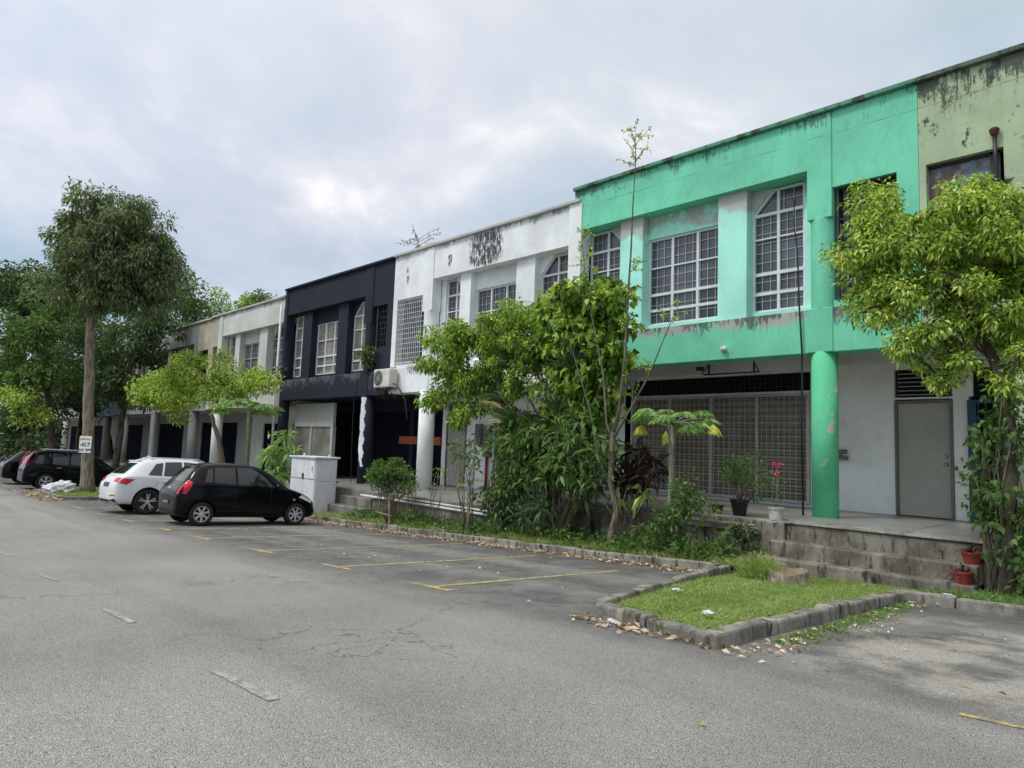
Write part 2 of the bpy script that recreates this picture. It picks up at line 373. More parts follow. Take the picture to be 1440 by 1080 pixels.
M['bluepaint'] = plain('dark_blue_paint', S(22, 62, 92), .45, 0, .15)
def glass(name, col, rough=.12):
    t = NT(name); c = var(t, col, .45, 1.1); g_ = t.n('ShaderNodeNewGeometry'); c = t.mix(1.0, c, t.ramp(g_.outputs['Random Per Island'], [(0, (.55, .56, .58)), (.6, (1, 1, 1)), (1, (1.5, 1.48, 1.4))]), 'MULTIPLY'); t.bump(t.noise(1.3, 2), .12, .05); return t.fin(c, rough, 0, .8)
M['glass'] = glass('dusty_dark_glass', S(66, 70, 80), .22); M['glassblack'] = glass('black_glass', S(30, 32, 36), .12)
M['curtain'] = glass('curtained_glass', S(126, 122, 112), .3); M['dark'] = plain('dark_opening', S(14, 15, 18), .9)
def slats(name, col, pitch, dark=.35):
    t = NT(name); x, y, z = t.xyz(); w = t.math('FRACT', t.math('DIVIDE', z, pitch))
    c = t.mix(t.smooth(t.math('ABSOLUTE', t.math('SUBTRACT', w, .5)), .32, .48), var(t, col, .2, 2), tuple(q*dark for q in col))
    t.bump(t.math('SINE', t.math('MULTIPLY', w, PI)), .6, .03); return t.fin(c, .9, 0, .1)
M['shutter_brown'] = slats('brown_roller_shutter', S(158, 145, 128), .075); M['shutter_dark'] = slats('dark_navy_shutter', S(24, 26, 40), .09)
M['shutter_grey'] = slats('grey_roller_shutter', S(110, 112, 112), .08)
M['louvre'] = slats('dark_louvre', S(62, 62, 70), .1, .15)
M['door_grey'] = plain('stained_grey_door', S(170, 168, 158), .6, 0, .12, 1.2); M['door_blue'] = plain('blue_grey_door', S(132, 138, 146), .6)
M['doorframe'] = plain('door_frame_paint', S(116, 110, 100), .6); M['steel'] = plain('brushed_steel', S(180, 178, 172), .3, 1.0)
M['wood'] = plain('brown_timber', S(128, 92, 48), .6, 0, .3, 5)
M['orange'] = plain('faded_orange_paint', S(176, 92, 52), .7); M['panelgrey'] = plain('pale_sign_panel', S(186, 184, 180), .6, 0, .06)
t_ = NT('rusty_blue_sheet'); a_ = t_.noise(2.6, 6, .6, (1, 1, .8)); b_ = t_.noise(5, 5, .6, off=4)
c_ = t_.mix(t_.smooth(a_, .44, .54), S(112, 132, 152), S(112, 96, 90)); c_ = t_.mix(t_.math('MULTIPLY', t_.smooth(b_, .52, .6), .6), c_, S(156, 168, 178)); M['rustblue'] = t_.fin(c_, .6, .2)
M['pipe_white'] = plain('white_pvc', S(214, 214, 210), .5); M['pipe_black'] = plain('black_pipe', S(26, 28, 30), .4); M['pipe_red'] = plain('red_pipe', S(140, 52, 44), .5)
M['rust'] = plain('rusty_steel', S(92, 58, 42), .8, .2)
M['tree_bark'] = bark('rough_grey_bark', S(150, 138, 122)); M['bark2'] = bark('smooth_grey_bark', S(122, 112, 96), 1.6); M['stemgreen'] = bark('pale_green_stem', S(138, 142, 112), 2)
M['bark_dark'] = bark('dark_bark', S(80, 72, 60))
M['lf_yellow'] = leafmat('yellow_green_leaves', [S(52, 80, 28), S(80, 108, 36), S(114, 134, 44), S(152, 162, 62), S(186, 186, 92)], .35, desat=.1, gain=2.3)
M['lf_bright'] = leafmat('bright_green_leaves', [S(46, 74, 28), S(80, 108, 36), S(118, 142, 44), S(156, 170, 60)], .35, desat=.14, gain=1.9)
M['lf_m1'] = leafmat('lime_green_leaves', [S(48, 74, 28), S(78, 108, 36), S(120, 144, 44), S(166, 176, 58)], .35, desat=.12, gain=2.0)
M['lf_mid'] = leafmat('mid_green_leaves', [S(48, 78, 30), S(66, 98, 38), S(84, 116, 46), S(104, 130, 60)], .35)
M['lf_dark'] = leafmat('dark_green_leaves', [S(38, 58, 30), S(52, 76, 38), S(66, 90, 46), S(84, 104, 58)], .3)
M['lf_olive'] = leafmat('olive_drooping_leaves', [S(46, 66, 40), S(62, 84, 50), S(80, 102, 58), S(98, 112, 66), S(112, 100, 68)], .3, gain=2.0)
M['lf_bg'] = leafmat('far_tree_leaves', [S(58, 82, 42), S(80, 104, 54), S(104, 128, 66)], .35)
M['lf_purple'] = leafmat('dark_purple_leaves', [S(34, 22, 28), S(52, 28, 36), S(40, 36, 32), S(72, 36, 42)], .15)
M['lf_pale'] = leafmat('pale_yellow_green_leaves', [S(150, 168, 86), S(176, 190, 104)], .3)
M['lf_yel'] = leafmat('yellowed_leaves', [S(214, 178, 34), S(200, 186, 52)], .3)
M['lf_palm'] = leafmat('fan_palm_leaves', [S(40, 66, 36), S(56, 84, 44), S(74, 98, 56)], .25, .4)
M['lf_cream'] = leafmat('dry_palm_leaves', [S(168, 150, 96), S(140, 116, 66)], .2)
M['flower'] = plain('pink_petals', S(226, 92, 116), .5); M['pot_black'] = plain('black_pot_plastic', S(26, 30, 32), .4); M['pot_red'] = plain('red_pot_plastic', S(150, 62, 52), .5)
M['pot_white'] = plain('dirty_white_tub', S(186, 184, 176), .6, 0, .25, 8); M['trash'] = plain('white_plastic_film', S(196, 198, 202), .4, 0, .12, 9)
M['cabinet'] = plaster('weathered_white_cabinet_paint', S(214, 214, 218), [], grime=.55, peel=.2, peelcol=S(132, 116, 100, .8), seed=51, rough=.5); M['black_ink'] = plain('black_ink', S(22, 22, 24), .6); M['ink_orange'] = plain('faded_orange_ink', S(196, 128, 84), .6); M['ink_green'] = plain('faded_green_ink', S(90, 128, 110), .6)
M['signwhite'] = plain('white_sign_board', S(228, 230, 226), .5, 0, .05)
M['ac'] = plain('aged_white_metal', S(206, 204, 194), .5); M['wood_pale'] = bark('weathered_stick', S(150, 132, 108), 2)

# ------------------------------------------------------------------ ground, road, kerbs
def sm(x, a, b): t = max(0, min(1, (x-a)/(b-a))); return t*t*(3-2*t)
def itop(x, y): return gz(x, y)+.082-.095*sm(y, 6.8, 9.8)
def sheet(name, xs, ys, dz, m, kind='structure', parent=None, gap=None):
    V = []; F = []
    for x in xs:
        for y in ys: V.append((x, y, gz(x, y)+dz))
    n = len(ys)
    for i in range(len(xs)-1):
        for j in range(n-1): F.append((i*n+j, (i+1)*n+j, (i+1)*n+j+1, i*n+j+1))
    o = npmesh(name, np.array(V), np.array(F), m, parent)
    if kind: o['kind'] = kind
    return o
XS = [-700, -300, -110]+list(range(-100, -20, 5))+[-20, -16, -12, 0, 12, 25, 60, 300]
sheet('ground', XS, [-500, -100, -14, 0, 9.1, 13, 60, 300, 900], -.06, M['soil'])
road = sheet('road', [x for x in XS if -110 <= x <= 60], [-10, -5, 0, 4, 9.1], 0, M['asphalt'])
def line(pts, w, m, name, parent=road):
    b = MB(); P = [Vector((x, y, 0)) for x, y in pts]; d = (P[1]-P[0]).normalized(); s = Vector((-d.y, d.x, 0))*w/2
    n = 8; vs = []
    for i in range(n+1):
        q = P[0].lerp(P[1], i/n); j = rnd.uniform(.8, 1.1)
        for sg in (-1, 1):
            r = q+s*sg*j; vs.append((r.x, r.y, gz(r.x, r.y)+.004))
    b.add(vs, [(2*i, 2*i+1, 2*i+3, 2*i+2) for i in range(n)])
    o = b.build(name, m, parent); return o
for x, y1 in ((-5.9, 7.9), (-7.85, 8.3), (-10.05, 8.6), (-12.42, 8.4), (-14.4, 8.3), (-16.7, 8.3), (-19.0, 8.3), (-21.3, 8.3)):
    line([(x, 4.74), (x+.12, y1)], .10, M['yellow'], 'parking_line'); line([(x-.38, 4.68), (x+.32, 4.7)], .11, M['yellow'], 'parking_line')
line([(-.95, 4.34), (.9, 4.45)], .06, M['yellow'], 'parking_line')
for x in (-3.3, -5.6, -8.1, -10.6, -13.1): line([(x-.7, 1.64), (x, 1.66)], .065, M['whiteline'], 'lane_dash')

def kerb_run(b, pts, w, h, step=.62, base=-.1):
    """short kerb stones laid along a polyline, each a little out of true"""
    for (x0, y0), (x1, y1) in zip(pts[:-1], pts[1:]):
        L = math.hypot(x1-x0, y1-y0); n = max(1, round(L/step)); dx, dy = (x1-x0)/L, (y1-y0)/L; nx, ny = -dy, dx
        for i in range(n):
            a, c = L*i/n+.006, L*(i+1)/n-.006; j = rnd.uniform(-.012, .012); hh = h+rnd.uniform(-.018, .012)
            q = [(x0+dx*a+nx*j, y0+dy*a+ny*j), (x0+dx*c+nx*j, y0+dy*c+ny*j), (x0+dx*c+nx*(j+w), y0+dy*c+ny*(j+w)), (x0+dx*a+nx*(j+w), y0+dy*a+ny*(j+w))]
            b.prism_xy(q, lambda x, y: gz(x, y)+base, lambda x, y: gz(x, y)+hh)
b = MB(); kerb_run(b, [(-80, 9.0), (-40, 9.0), (-20, 9.02), (-12, 8.98), (-4.9, 9.0)], .15, .13); kerb_run(b, [(-2.5, 8.58), (14, 8.7)], .15, .115)
b.build('kerb', M['kerb'], bevel=.02)['kind'] = 'structure'
sheet('verge', [-80, -60, -40, -30, -20, -16, -12, -8, -4.88], [9.14, 9.6, 10.0, 10.62], .10, M['soil'])
ISL = [(-3.82, 4.86), (-2.55, 4.58), (-2.32, 8.98), (-4.85, 9.1), (-4.45, 7.4), (-4.1, 5.9)]
b = MB(); kerb_run(b, [(-3.82, 4.86), (-2.55, 4.58)], .15, .12, .6); kerb_run(b, [(-2.50, 4.6), (-2.44, 6.6), (-2.36, 8.56)], .15, .125, .55)
kerb_run(b, [(-4.85, 9.1), (-4.45, 7.4), (-4.1, 5.9), (-3.87, 4.95)], .12, .14, .5)
b.build('island_kerb', M['kerb'], bevel=.025)['kind'] = 'structure'
IR = [(4.98, -3.74, -2.66), (5.9, -4.0, -2.60), (6.8, -4.22, -2.57), (7.4, -4.38, -2.55), (8.2, -4.56, -2.53), (8.65, -4.66, -2.52), (9.1, -4.78, -2.44), (9.55, -4.85, -2.40), (10.02, -4.9, -2.40)]
b = MB(); b.add([p for y, xa, xb in IR for p in ((xa-(.06 if y < 5 else 0), y-(.06 if y < 5 else 0), itop(xa, y)-(.06 if y < 5 else 0)), ((xa+xb)/2, y-(.2 if y < 5 else 0), itop(xa, y)*.5+itop(xb, y)*.5+(-.06 if y < 5 else .02)), (xb+.05, y-(.33 if y < 5 else 0), itop(xb, y)-(.06 if y < 5 else .02)))], [(3*i+k, 3*i+k+1, 3*i+k+4, 3*i+k+3) for i in range(len(IR)-1) for k in (0, 1)])
b.build('island_turf', M['turf'])['kind'] = 'structure'
b = MB(); xs_ = [-2.5, -1, 1, 4, 8, 14]; b.add([p for x in xs_ for p in ((x, 8.72, gz(x, 8.72)+.09), (x, 9.3, gz(x, 9.3)+.05), (x, 10.0, gz(x, 10.0)+.0), (x, 10.55, gz(x, 10.5)+.02))], [(4*i+k, 4*i+4+k, 4*i+5+k, 4*i+1+k) for i in range(len(xs_)-1) for k in range(3)])
b.build('right_verge', M['soil'])['kind'] = 'structure'
# far island under the tall tree
b = MB(); kerb_run(b, [(-28.6, 4.9), (-24.6, 4.9)], .15, .12); kerb_run(b, [(-24.5, 4.95), (-24.4, 9.0)], .15, .12)
b.build('far_island_kerb', M['kerb'], bevel=.02)['kind'] = 'structure'
b = MB(); b.prism_xy([(-28.6, 5.04), (-24.6, 5.04), (-24.5, 9.0), (-28.6, 9.0)], lambda x, y: gz(x, y)-.05, lambda x, y: gz(x, y)+.11)
b.build('far_island_turf', M['turf'])['kind'] = 'structure'

# ------------------------------------------------------------------ leaves and plants
def leaf_quads(P, D, L, W, fold=.25, droop=.15):
    """folded pointed leaves: P base points, D unit axes"""
    n = len(P); L = np.broadcast_to(L, n)[:, None]; W = np.broadcast_to(W, n)[:, None]
    rv = unit(rng.normal(size=(n, 3))+np.array([0, 0, 1.2])); s = unit(np.cross(D, rv)); nn = np.cross(s, D)
    nn *= np.sign(nn[:, 2:3]+1e-6); tip = P+D*L+np.array([0, 0, -1])*L*droop; mid = P+D*L*.45
    a = mid+s*W*.5+nn*W*fold; c = mid-s*W*.5+nn*W*fold
    V = np.stack([P, a, tip, c], 1).reshape(-1, 3); F = np.arange(4*n).reshape(n, 4); return V, F
class Leaves:
    def __init__(s): s.V = []; s.F = []; s.M = []; s.n = 0
    def add(s, V, F, m=0):
        if len(V) == 0: return
        s.V.append(V); s.F.append(F+s.n); s.M.append(np.full(len(F), m)); s.n += len(V)
    def build(s, name, mats, parent=None, world=True):
        return npmesh(name, np.concatenate(s.V), np.concatenate(s.F), mats, parent, np.concatenate(s.M), world=world)
def clump(n, c, r, squash=.8, shell=.55):
    d = unit(rng.normal(size=(n, 3))); q = (shell+(1-shell)*rng.random(n)**.6)*np.where(rng.random(n) < .25, rng.random(n), 1)
    return np.array(c)+d*q[:, None]*np.array([r, r, r*squash]), d
def crown_points(ells, per, seed=0):
    """clump centres spread inside a union of ellipsoids"""
    g = np.random.default_rng(seed); out = []
    for (cx, cy, cz, rx, ry, rz) in ells:
        n = max(3, int(per*rx*ry*rz)**1); d = unit(g.normal(size=(n, 3))); q = g.random(n)**.42
        out.append(np.array([cx, cy, cz])+d*q[:, None]*np.array([rx, ry, rz]))
    return np.concatenate(out)
def foliage(lv, cents, n_leaf, cr, L, W, droop=.2, grav=.3, m=0, up=.0, shell=.5):
    for c in cents:
        r = cr*rng.uniform(.65, 1.3); n = int(n_leaf*rng.uniform(.6, 1.3))
        P, d = clump(n, c, r, .75, shell)
        D = unit(d*.8+rng.normal(size=(n, 3))*.6+np.array([0, 0, up-grav]))
        V, F = leaf_quads(P, D, L*rng.uniform(.7, 1.25, n), W*rng.uniform(.75, 1.2, n), .22, droop); lv.add(V, F, m)
def limb(b, p0, p1, r0, r1, wob=.08, n=5, sag=0.0):
    p0, p1 = Vector(p0), Vector(p1); L = (p1-p0).length; pts = []; rr = []
    for i in range(n+1):
        t = i/n; q = p0.lerp(p1, t); k = math.sin(PI*t)
        q += Vector((rnd.gauss(0, wob), rnd.gauss(0, wob), rnd.gauss(0, wob)))*L*.35*k+Vector((0, 0, sag*L*k)); pts.append(q); rr.append(r0+(r1-r0)*t)
    b.tube(pts, rr, 7); return pts
def tree(name, label, cat, base, trunk, tr, ells, per, n_leaf, cr, L, W, lm, bm, seed=1, droop=.2, grav=.3, group=None, up=0.0, limbs=.055, shell=.5):
    t = thing(name, label, cat, base, 0, group); b = MB()
    pts = [Vector(base)-Vector((0, 0, .12))]+[Vector(p) for p in trunk]
    # resample the trunk with wobble
    P = []; Rr = []
    for i in range(len(pts)-1):
        for k in range(5):
            q = pts[i].lerp(pts[i+1], k/5); P.append(q+Vector((rnd.gauss(0, .012), rnd.gauss(0, .012), 0)))
    P.append(pts[-1]); N_ = len(P)
    Rr = [tr[0]+(tr[1]-tr[0])*(i/(N_-1))**.75 for i in range(N_)]; Rr[0] *= 1.45; Rr[1] *= 1.12
    b.tube(P, Rr, 10)
    cents = crown_points(ells, per, seed); node = [P[-1], P[-3], P[-5] if N_ > 6 else P[-2]]
    sk = list(node); g = random.Random(seed)
    order = sorted(range(len(cents)), key=lambda i: (Vector(cents[i])-P[-1]).length)
    for i in order:
        c = Vector(cents[i]); q = min(sk, key=lambda s: (s-c).length + (.6 if s in node else 0))
        r = max(.008, tr[1]*.75*min(1, (c-P[-1]).length**-.5 if (c-P[-1]).length > .5 else 1)*limbs/.055*.6)
        seg = limb(b, q, c, r, r*.45, .09, 4, .05); sk.append(seg[2]); sk.append(c)
    b.build('trunk', bm, t, True)
    lv = Leaves(); foliage(lv, cents, n_leaf, cr, L, W, droop, grav, 0, up, shell); lv.build('crown', lm, t)
    return t
def blades(name, n, region, h, w, m, label=None, parent=None, dz=.1, lean=.5, top=gz):
    """region(n) -> xy points (n,2)"""
    xy = region(n); n = len(xy); z = np.array([top(a, b_) for a, b_ in xy])+dz
    P = np.column_stack([xy, z]); D = unit(np.column_stack([rng.normal(size=(n, 2))*lean, np.ones(n)]))
    hh = h*rng.uniform(.4, 1.3, n); s = unit(np.cross(D, rng.normal(size=(n, 3))))
    a = P+s*w/2; c = P-s*w/2; tip = P+D*hh[:, None]+np.column_stack([D[:, :2]*hh[:, None]*.5, -.15*hh])
    V = np.stack([a, c, tip], 1).reshape(-1, 3); F = np.arange(3*n).reshape(n, 3)
    return npmesh(name, V, F, m, parent)
def inpoly(poly):
    def f(n):
        p = np.array(poly); lo, hi = p.min(0), p.max(0); q = rng.uniform(lo, hi, (n*2, 2)); ok = np.zeros(len(q), bool); j = len(p)-1
        for i in range(len(p)):
            c = ((p[i, 1] > q[:, 1]) != (p[j, 1] > q[:, 1])) & (q[:, 0] < (p[j, 0]-p[i, 0])*(q[:, 1]-p[i, 1])/(p[j, 1]-p[i, 1]+1e-12)+p[i, 0]); ok ^= c; j = i
        return q[ok][:n]
    return f

# ------------------------------------------------------------------ shophouses
def bars(b, x0, x1, z0, z1, y, dx, dz, r=.006, m=0):
    n = max(1, round((x1-x0)/dx)); k = max(1, round((z1-z0)/dz))
    for i in range(1, n): x = x0+(x1-x0)*i/n; b.box(x-r, x+r, y-r, y+r, z0, z1, m)
    for i in range(1, k): z = z0+(z1-z0)*i/k; b.box(x0, x1, y-r*.8+.002, y+r*.8+.002, z-r, z+r, m)
def window(t, x0, x1, z0, z1, y, cols, rows, thin=(), cut=None, frame='alu', pane='glass', grid=(.16, .2), gm='ironbar', ajar=False):
    """aluminium window. rows: heights (fractions from the bottom) of the cross bars; cut = (side, width, height): a top corner sloped away"""
    b = MB(); w = .045; d0, d1 = y-.03, y+.04
    if cut:
        sd, cw, ch = cut
        poly = [(x0, z0), (x1, z0), (x1, z1-ch), (x1-cw, z1), (x0, z1)] if sd == 'r' else [(x0, z0), (x1, z0), (x1, z1), (x0+cw, z1), (x0, z1-ch)]
    else: poly = [(x0, z0), (x1, z0), (x1, z1), (x0, z1)]
    n = len(poly); cxm = sum(p[0] for p in poly)/n; czm = sum(p[1] for p in poly)/n
    for i in range(n):
        p, q = Vector((*poly[i], 0)), Vector((*poly[(i+1) % n], 0)); e = (q-p).normalized(); nv = Vector((-e.y, e.x, 0))
        if nv.dot(Vector((cxm, czm, 0))-p) < 0: nv = -nv
        k = w*.999+i*.0006
        b.prism_xz([(p.x, p.y), (q.x, q.y), (q.x+nv.x*k-e.x*k*.4, q.y+nv.y*k-e.y*k*.4), (p.x+nv.x*k+e.x*k*.4, p.y+nv.y*k+e.y*k*.4)], d0-i*.0008, d1+i*.0008)
    def top(x):
        if not cut: return z1
        sd, cw, ch = cut
        if sd == 'r': return z1 if x <= x1-cw else z1-ch*(x-(x1-cw))/cw
        return z1 if x >= x0+cw else z1-ch*((x0+cw)-x)/cw
    for i in range(1, cols):
        x = x0+(x1-x0)*i/cols; b.box(x-.028, x+.028, d0-.004, d1-.004, z0+.03, top(x)-.02)
    for i, fr in enumerate(rows):
        z = z0+(z1-z0)*fr; xa, xb = x0, x1; r = .016 if i in thin else .03
        b.box(xa+.02, xb-.02, d0-.007, d1-.007, z-r, z+r)
    o = b.build('window', M[frame], t, bevel=.004, seg=1)
    p = MB(); zs = [z0]+[z0+(z1-z0)*q for q in rows]+[z1]; kx = (x0+cut[1] if cut[0] == 'l' else x1-cut[1]) if cut else None
    if cut and len(rows) > 3: zs = zs[:-2]+[z1]
    for i in range(cols):
        xa, xb = x0+(x1-x0)*i/cols, x0+(x1-x0)*(i+1)/cols
        for za, zb_ in zip(zs[:-1], zs[1:]):
            if zb_ < z1-.01: q = [(xa, za), (xb, za), (xb, zb_), (xa, zb_)]
            else: q = [(xa, za), (xb, za), (xb, max(za+.001, top(xb)))]+([(kx, z1)] if kx and xa < kx < xb else [])+[(xa, max(za+.001, top(xa)))]
            ty, tx_ = rnd.gauss(0, .004), rnd.gauss(0, .004); p.add([(a, y+.02+ty*(c-za)/max(.1, zb_-za)+tx_*(a-xa)/(xb-xa), c) for a, c in q], [list(range(len(q)))])
    p.build('pane', M[pane], o, recalc=False)
    if grid:
        g = MB(); zt = z1-(cut[2] if cut else 0); bars(g, x0+.03, x1-.03, z0+.03, zt-.02, y-.002, *grid, .0045)
        if cut:
            sd, cw, ch = cut; xa, xb = (x0+.03, x1-cw) if sd == 'r' else (x0+cw, x1-.03); bars(g, xa, xb, zt, z1-.03, y-.002, *grid, .0045)
        g.build('security_grille', M[gm], o)
    return o
def gate(t, x0, x1, z0, z1, y, m='ironbar', cols=3, dx=.1, dz=.13, r=.006, name='grille_gate', fr=.03):
    b = MB()
    for i in range(cols+1):
        x = x0+(x1-x0)*i/cols; b.box(x-fr, x+fr, y-fr, y+fr, z0, z1)
    b.box(x0, x1, y-fr*.9, y+fr*.9, z1-.05, z1-.003); b.box(x0, x1, y-fr*.9, y+fr*.9, z0+.003, z0+.055)
    bars(b, x0, x1, z0+.05, z1-.05, y, dx, dz, r); return b.build(name, M[m], t)
ROWS = [.15, .31, .60]
def shophouse(label, x0, x1, side, pil, f, wall, par, trim, col, cop, soff='soffit', detail=2, endcol=True, frame='alu', pane='glass', gm='ironbar', bayparts=True, group='shophouses in the terrace row', endmat=None, stairm=None, jl=.22, name='shophouse'):
    """one unit. side = which end the stair bay is on; pil = x range of the pilaster between stair bay and window bay"""
    t = thing(name, label, 'shophouse', ((x0+x1)/2, 12.2, f), 0, group); e = .003; a0, a1 = x0+e, x1-e
    bx = (x0+.22, pil[0]) if side == 'R' else (pil[1], x1-.22); st = (pil[1], a1) if side == 'R' else (a0, pil[0])
    zb, zt, zl, ztop = f+BB, f+BT, f+LN, f+TOP
    pm = M[par]; stm = M[stairm or par]
    b = MB()
    pa, pb_ = (a0, pil[1]) if (stairm and side == 'R') else (pil[0], a1) if stairm else (a0, a1)
    b.box(pa, pb_, 12.0, 12.5, zl, ztop)
    b.build('parapet', pm, t)
    if stairm:
        b = MB(); b.box(*st, 12.0, 12.5, zl, ztop); b.build('parapet', stm, t)
    b = MB(); b.box(a0-.002, a1+.002, 11.91, 12.56, ztop+.002, ztop+.085); b.build('coping', M[cop], t, bevel=.015)
    b = MB(); b.box(a0, a1, 11.985, 12.45, zb, zt); b.build('beam', M[wall], t, bevel=.012)
    # pilaster and columns
    px0, px1 = pil; pc = (px0+px1)/2; pr = (px1-px0)/2
    b = MB(); b.box(px0, px1, 11.972, 12.3, zt+1.62, ztop-.004); b.box(px0-.004, px1+.004, 11.962, 12.3, zb+.004, zt+.003)
    b.cyl(pc, 12.17, pr*.98, zt-.01, zt+1.64, 28); b.build('pilaster', M[par if par != 'green_par' else 'green_par'], t, True if False else False, bevel=.012)
    b = MB(); b.cyl(pc, 12.17, pr, f-.02, zb+.02, 32); b.build('column', M[col], t, True)
    if endcol:
        xe = x0+.11 if side == 'R' else x1-.16; m_ = M[endmat or par]
        b = MB(); b.box(xe-.19 if side == 'L' else x0+e, xe+.19 if side == 'L' else xe+.12, 11.97, 12.3, zt+1.62, ztop-.006); b.cyl(xe, 12.17, .2, f-.02, zt+1.64, 24); b.build('column', m_, t)
    # window bay
    W = bx[1]-bx[0]; fr = lambda k: bx[0]+W*k
    if side == 'R': Lw, Cw, Rw, F1, F2 = (0, .2), (.315, .655), (.77, .965), (.2, .315), (.655, .77)
    else: Lw, Cw, Rw, F1, F2 = (.02, .2), (.285, .62), (.745, 1.0), (.2, .285), (.62, .745)
    if side == 'L': Lw, Rw = (.035, .2), (.745, .96)
    b = MB()
    for k in (F1, F2): b.box(fr(k[0]), fr(k[1]), 12.13, 12.5, zt-.003, zl+.003)
    cz0, cz1 = zt+.14, zl-.50
    b.box(fr(F1[1]), fr(F2[0]), 12.34, 12.5, cz1, zl+.003); b.box(bx[0]-.1, bx[1]+.1, 12.3, 12.5, zt-.004, zt+.135)
    if Lw[0] > 0: b.box(bx[0]-.05, fr(Lw[0]), 12.33, 12.5, zt, zl+.002)
    if Rw[1] < 1: b.box(fr(Rw[1]), bx[1]+.05, 12.33, 12.5, zt, zl+.002)
    cw = W*.11; ch = .45
    b.prism_xz([(fr(Lw[1])-cw*.75, zl+.001), (fr(Lw[1])+.01, zl+.001), (fr(Lw[1])+.01, zl-ch-.04)], 12.345, 12.5)
    b.prism_xz([(fr(Rw[0])+cw*.75, zl+.001), (fr(Rw[0])-.01, zl+.001), (fr(Rw[0])-.01, zl-ch-.04)], 12.345, 12.5)
    b.build('wall', M[trim], t, bevel=.008)
    b = MB(); b.box(a0, a1, 12.5, 12.54, zt, zl); b.build('backing_wall', M['dark'], t)
    g = (.17, .2) if detail > 1 else None
    window(t, fr(Lw[0])+.01, fr(Lw[1]), zt+.14, zl-.02, 12.42, 2, ROWS+[.8], (2,), ('r', cw*.72, ch), frame, pane, g, gm)
    window(t, fr(Cw[0]), fr(Cw[1]), cz0, cz1, 12.42, 3, [.17, .35, .66], (2,), None, frame, pane, g, gm)
    window(t, fr(Rw[0]), fr(Rw[1])-.01, zt+.14, zl-.02, 12.42, 2, ROWS+[.8], (2,), ('l', cw*.72, ch), frame, pane, g, gm)
    # stair bay: opening with its bars
    if side == 'R': oa, ob, wa, wb = st[0]+.04, st[1]-.32, st[1]-.32, st[1]
    else: oa, ob, wa, wb = st[0]+jl, st[1]-.03, st[0], st[0]+jl
    b = MB(); b.box(wa, wb, 12.0, 12.3, zt-.003, zl-.42); b.box(oa-.05, ob+.05, 12.06, 12.3, zt-.002, zt+.13); b.box(st[0], st[1], 12.0, 12.3, zl-.42, zl)
    b.build('wall', stm, t)
    # shell
    b = MB(); b.box(a0, a0+.15, 12.55, 24, zb+.21, ztop-.5); b.box(a1-.15, a1, 12.55, 24, zb+.21, ztop-.5); b.box(a0, a0+.15, 14.36, 24, f-1.5, zb+.2); b.box(a1-.15, a1, 14.36, 24, f-1.5, zb+.2); b.box(a0, a1, 24.003, 24.2, f-1.5, ztop-.5)
    b.build('party_wall', M['inwall'], t)
    b = MB(); b.add([(a0, 12.5, ztop-.45), (a1, 12.5, ztop-.45), (a1, 24.2, ztop-.2), (a0, 24.2, ztop-.2), (a0, 12.5, ztop-.6), (a1, 12.5, ztop-.6), (a1, 24.2, ztop-.4), (a0, 24.2, ztop-.4)],
        [(0,1,2,3),(7,6,5,4),(0,4,5,1),(1,5,6,2),(2,6,7,3),(3,7,4,0)]); b.build('roof', M['roof'], t)
    b = MB(); b.box(a0, a1, 12.452, 14.3, zb+.05, zb+.2); b.build('arcade_ceiling', M[soff], t)
    b = MB(); b.box(a0, a1, 10.6 if f > -1.1 else 10.3, 14.5, f-1.2, f); b.build('terrace_floor', [M['floor']], t, bevel=.03)
    t['_o'] = 0; del t['_o']
    return t, (oa, ob, zt+.13, zl-.42)
GY = 14.2
def ground_wall(t, f, segs, m='inwall', top=None):
    """segs: solid stretches (x0,x1,z0,z1) of the arcade's back wall"""
    b = MB()
    for x0, x1, z0, z1 in segs: b.box(x0, x1, GY, GY+.15, f+z0, f+z1)
    b.build('arcade_wall', M[m], t, bevel=.008)
def door(t, x0, x1, f, h=2.1, m='door_grey', fm='doorframe', vent=True, hx='r'):
    b = MB(); w = .05
    b.box(x0-w, x0, GY-.03, GY+.1, f, f+h+w); b.box(x1, x1+w, GY-.03, GY+.1, f, f+h+w); b.box(x0, x1, GY-.028, GY+.1, f+h, f+h+w); fo = b.build('door_frame', M[fm], t, bevel=.005)
    b = MB(); b.box(x0+.004, x1-.004, GY+.01, GY+.06, f+.015, f+h-.004); d = b.build('door', M[m], t, bevel=.004)
    xh = x1-.07 if hx == 'r' else x0+.07
    b = MB()
    for z in (.98, 1.13):
        o = MB()
        prof = [(.0, -.062), (.022, -.06), (.03, -.042), (.026, -.022), (.012, -.016), (.032, -.002), (.032, .012)]
        n = 14; vs = []; fs = []
        for r_, h_ in prof:
            for k in range(n): a = 2*PI*k/n; vs.append((xh+r_*math.cos(a), GY+.012+h_, f+z+r_*math.sin(a)))
        for i in range(len(prof)-1):
            for k in range(n): q = (k+1) % n; fs.append((i*n+k, i*n+q, (i+1)*n+q, (i+1)*n+k))
        o.add(vs, fs)
        o.build('handle', M['steel'], d, True)
    if vent:
        b = MB(); b.box(x0, x1, GY+.05, GY+.08, f+h+.12, f+h+.62); v = b.build('vent', M['dark'], t)
        b = MB()
        for k in range(6): z = f+h+.15+k*.08; b.prism_xz([(x0, z), (x1, z), (x1, z+.012), (x0, z+.012)], GY+.0, GY+.05)
        b.build('louvre', M['alu_dull'], v)

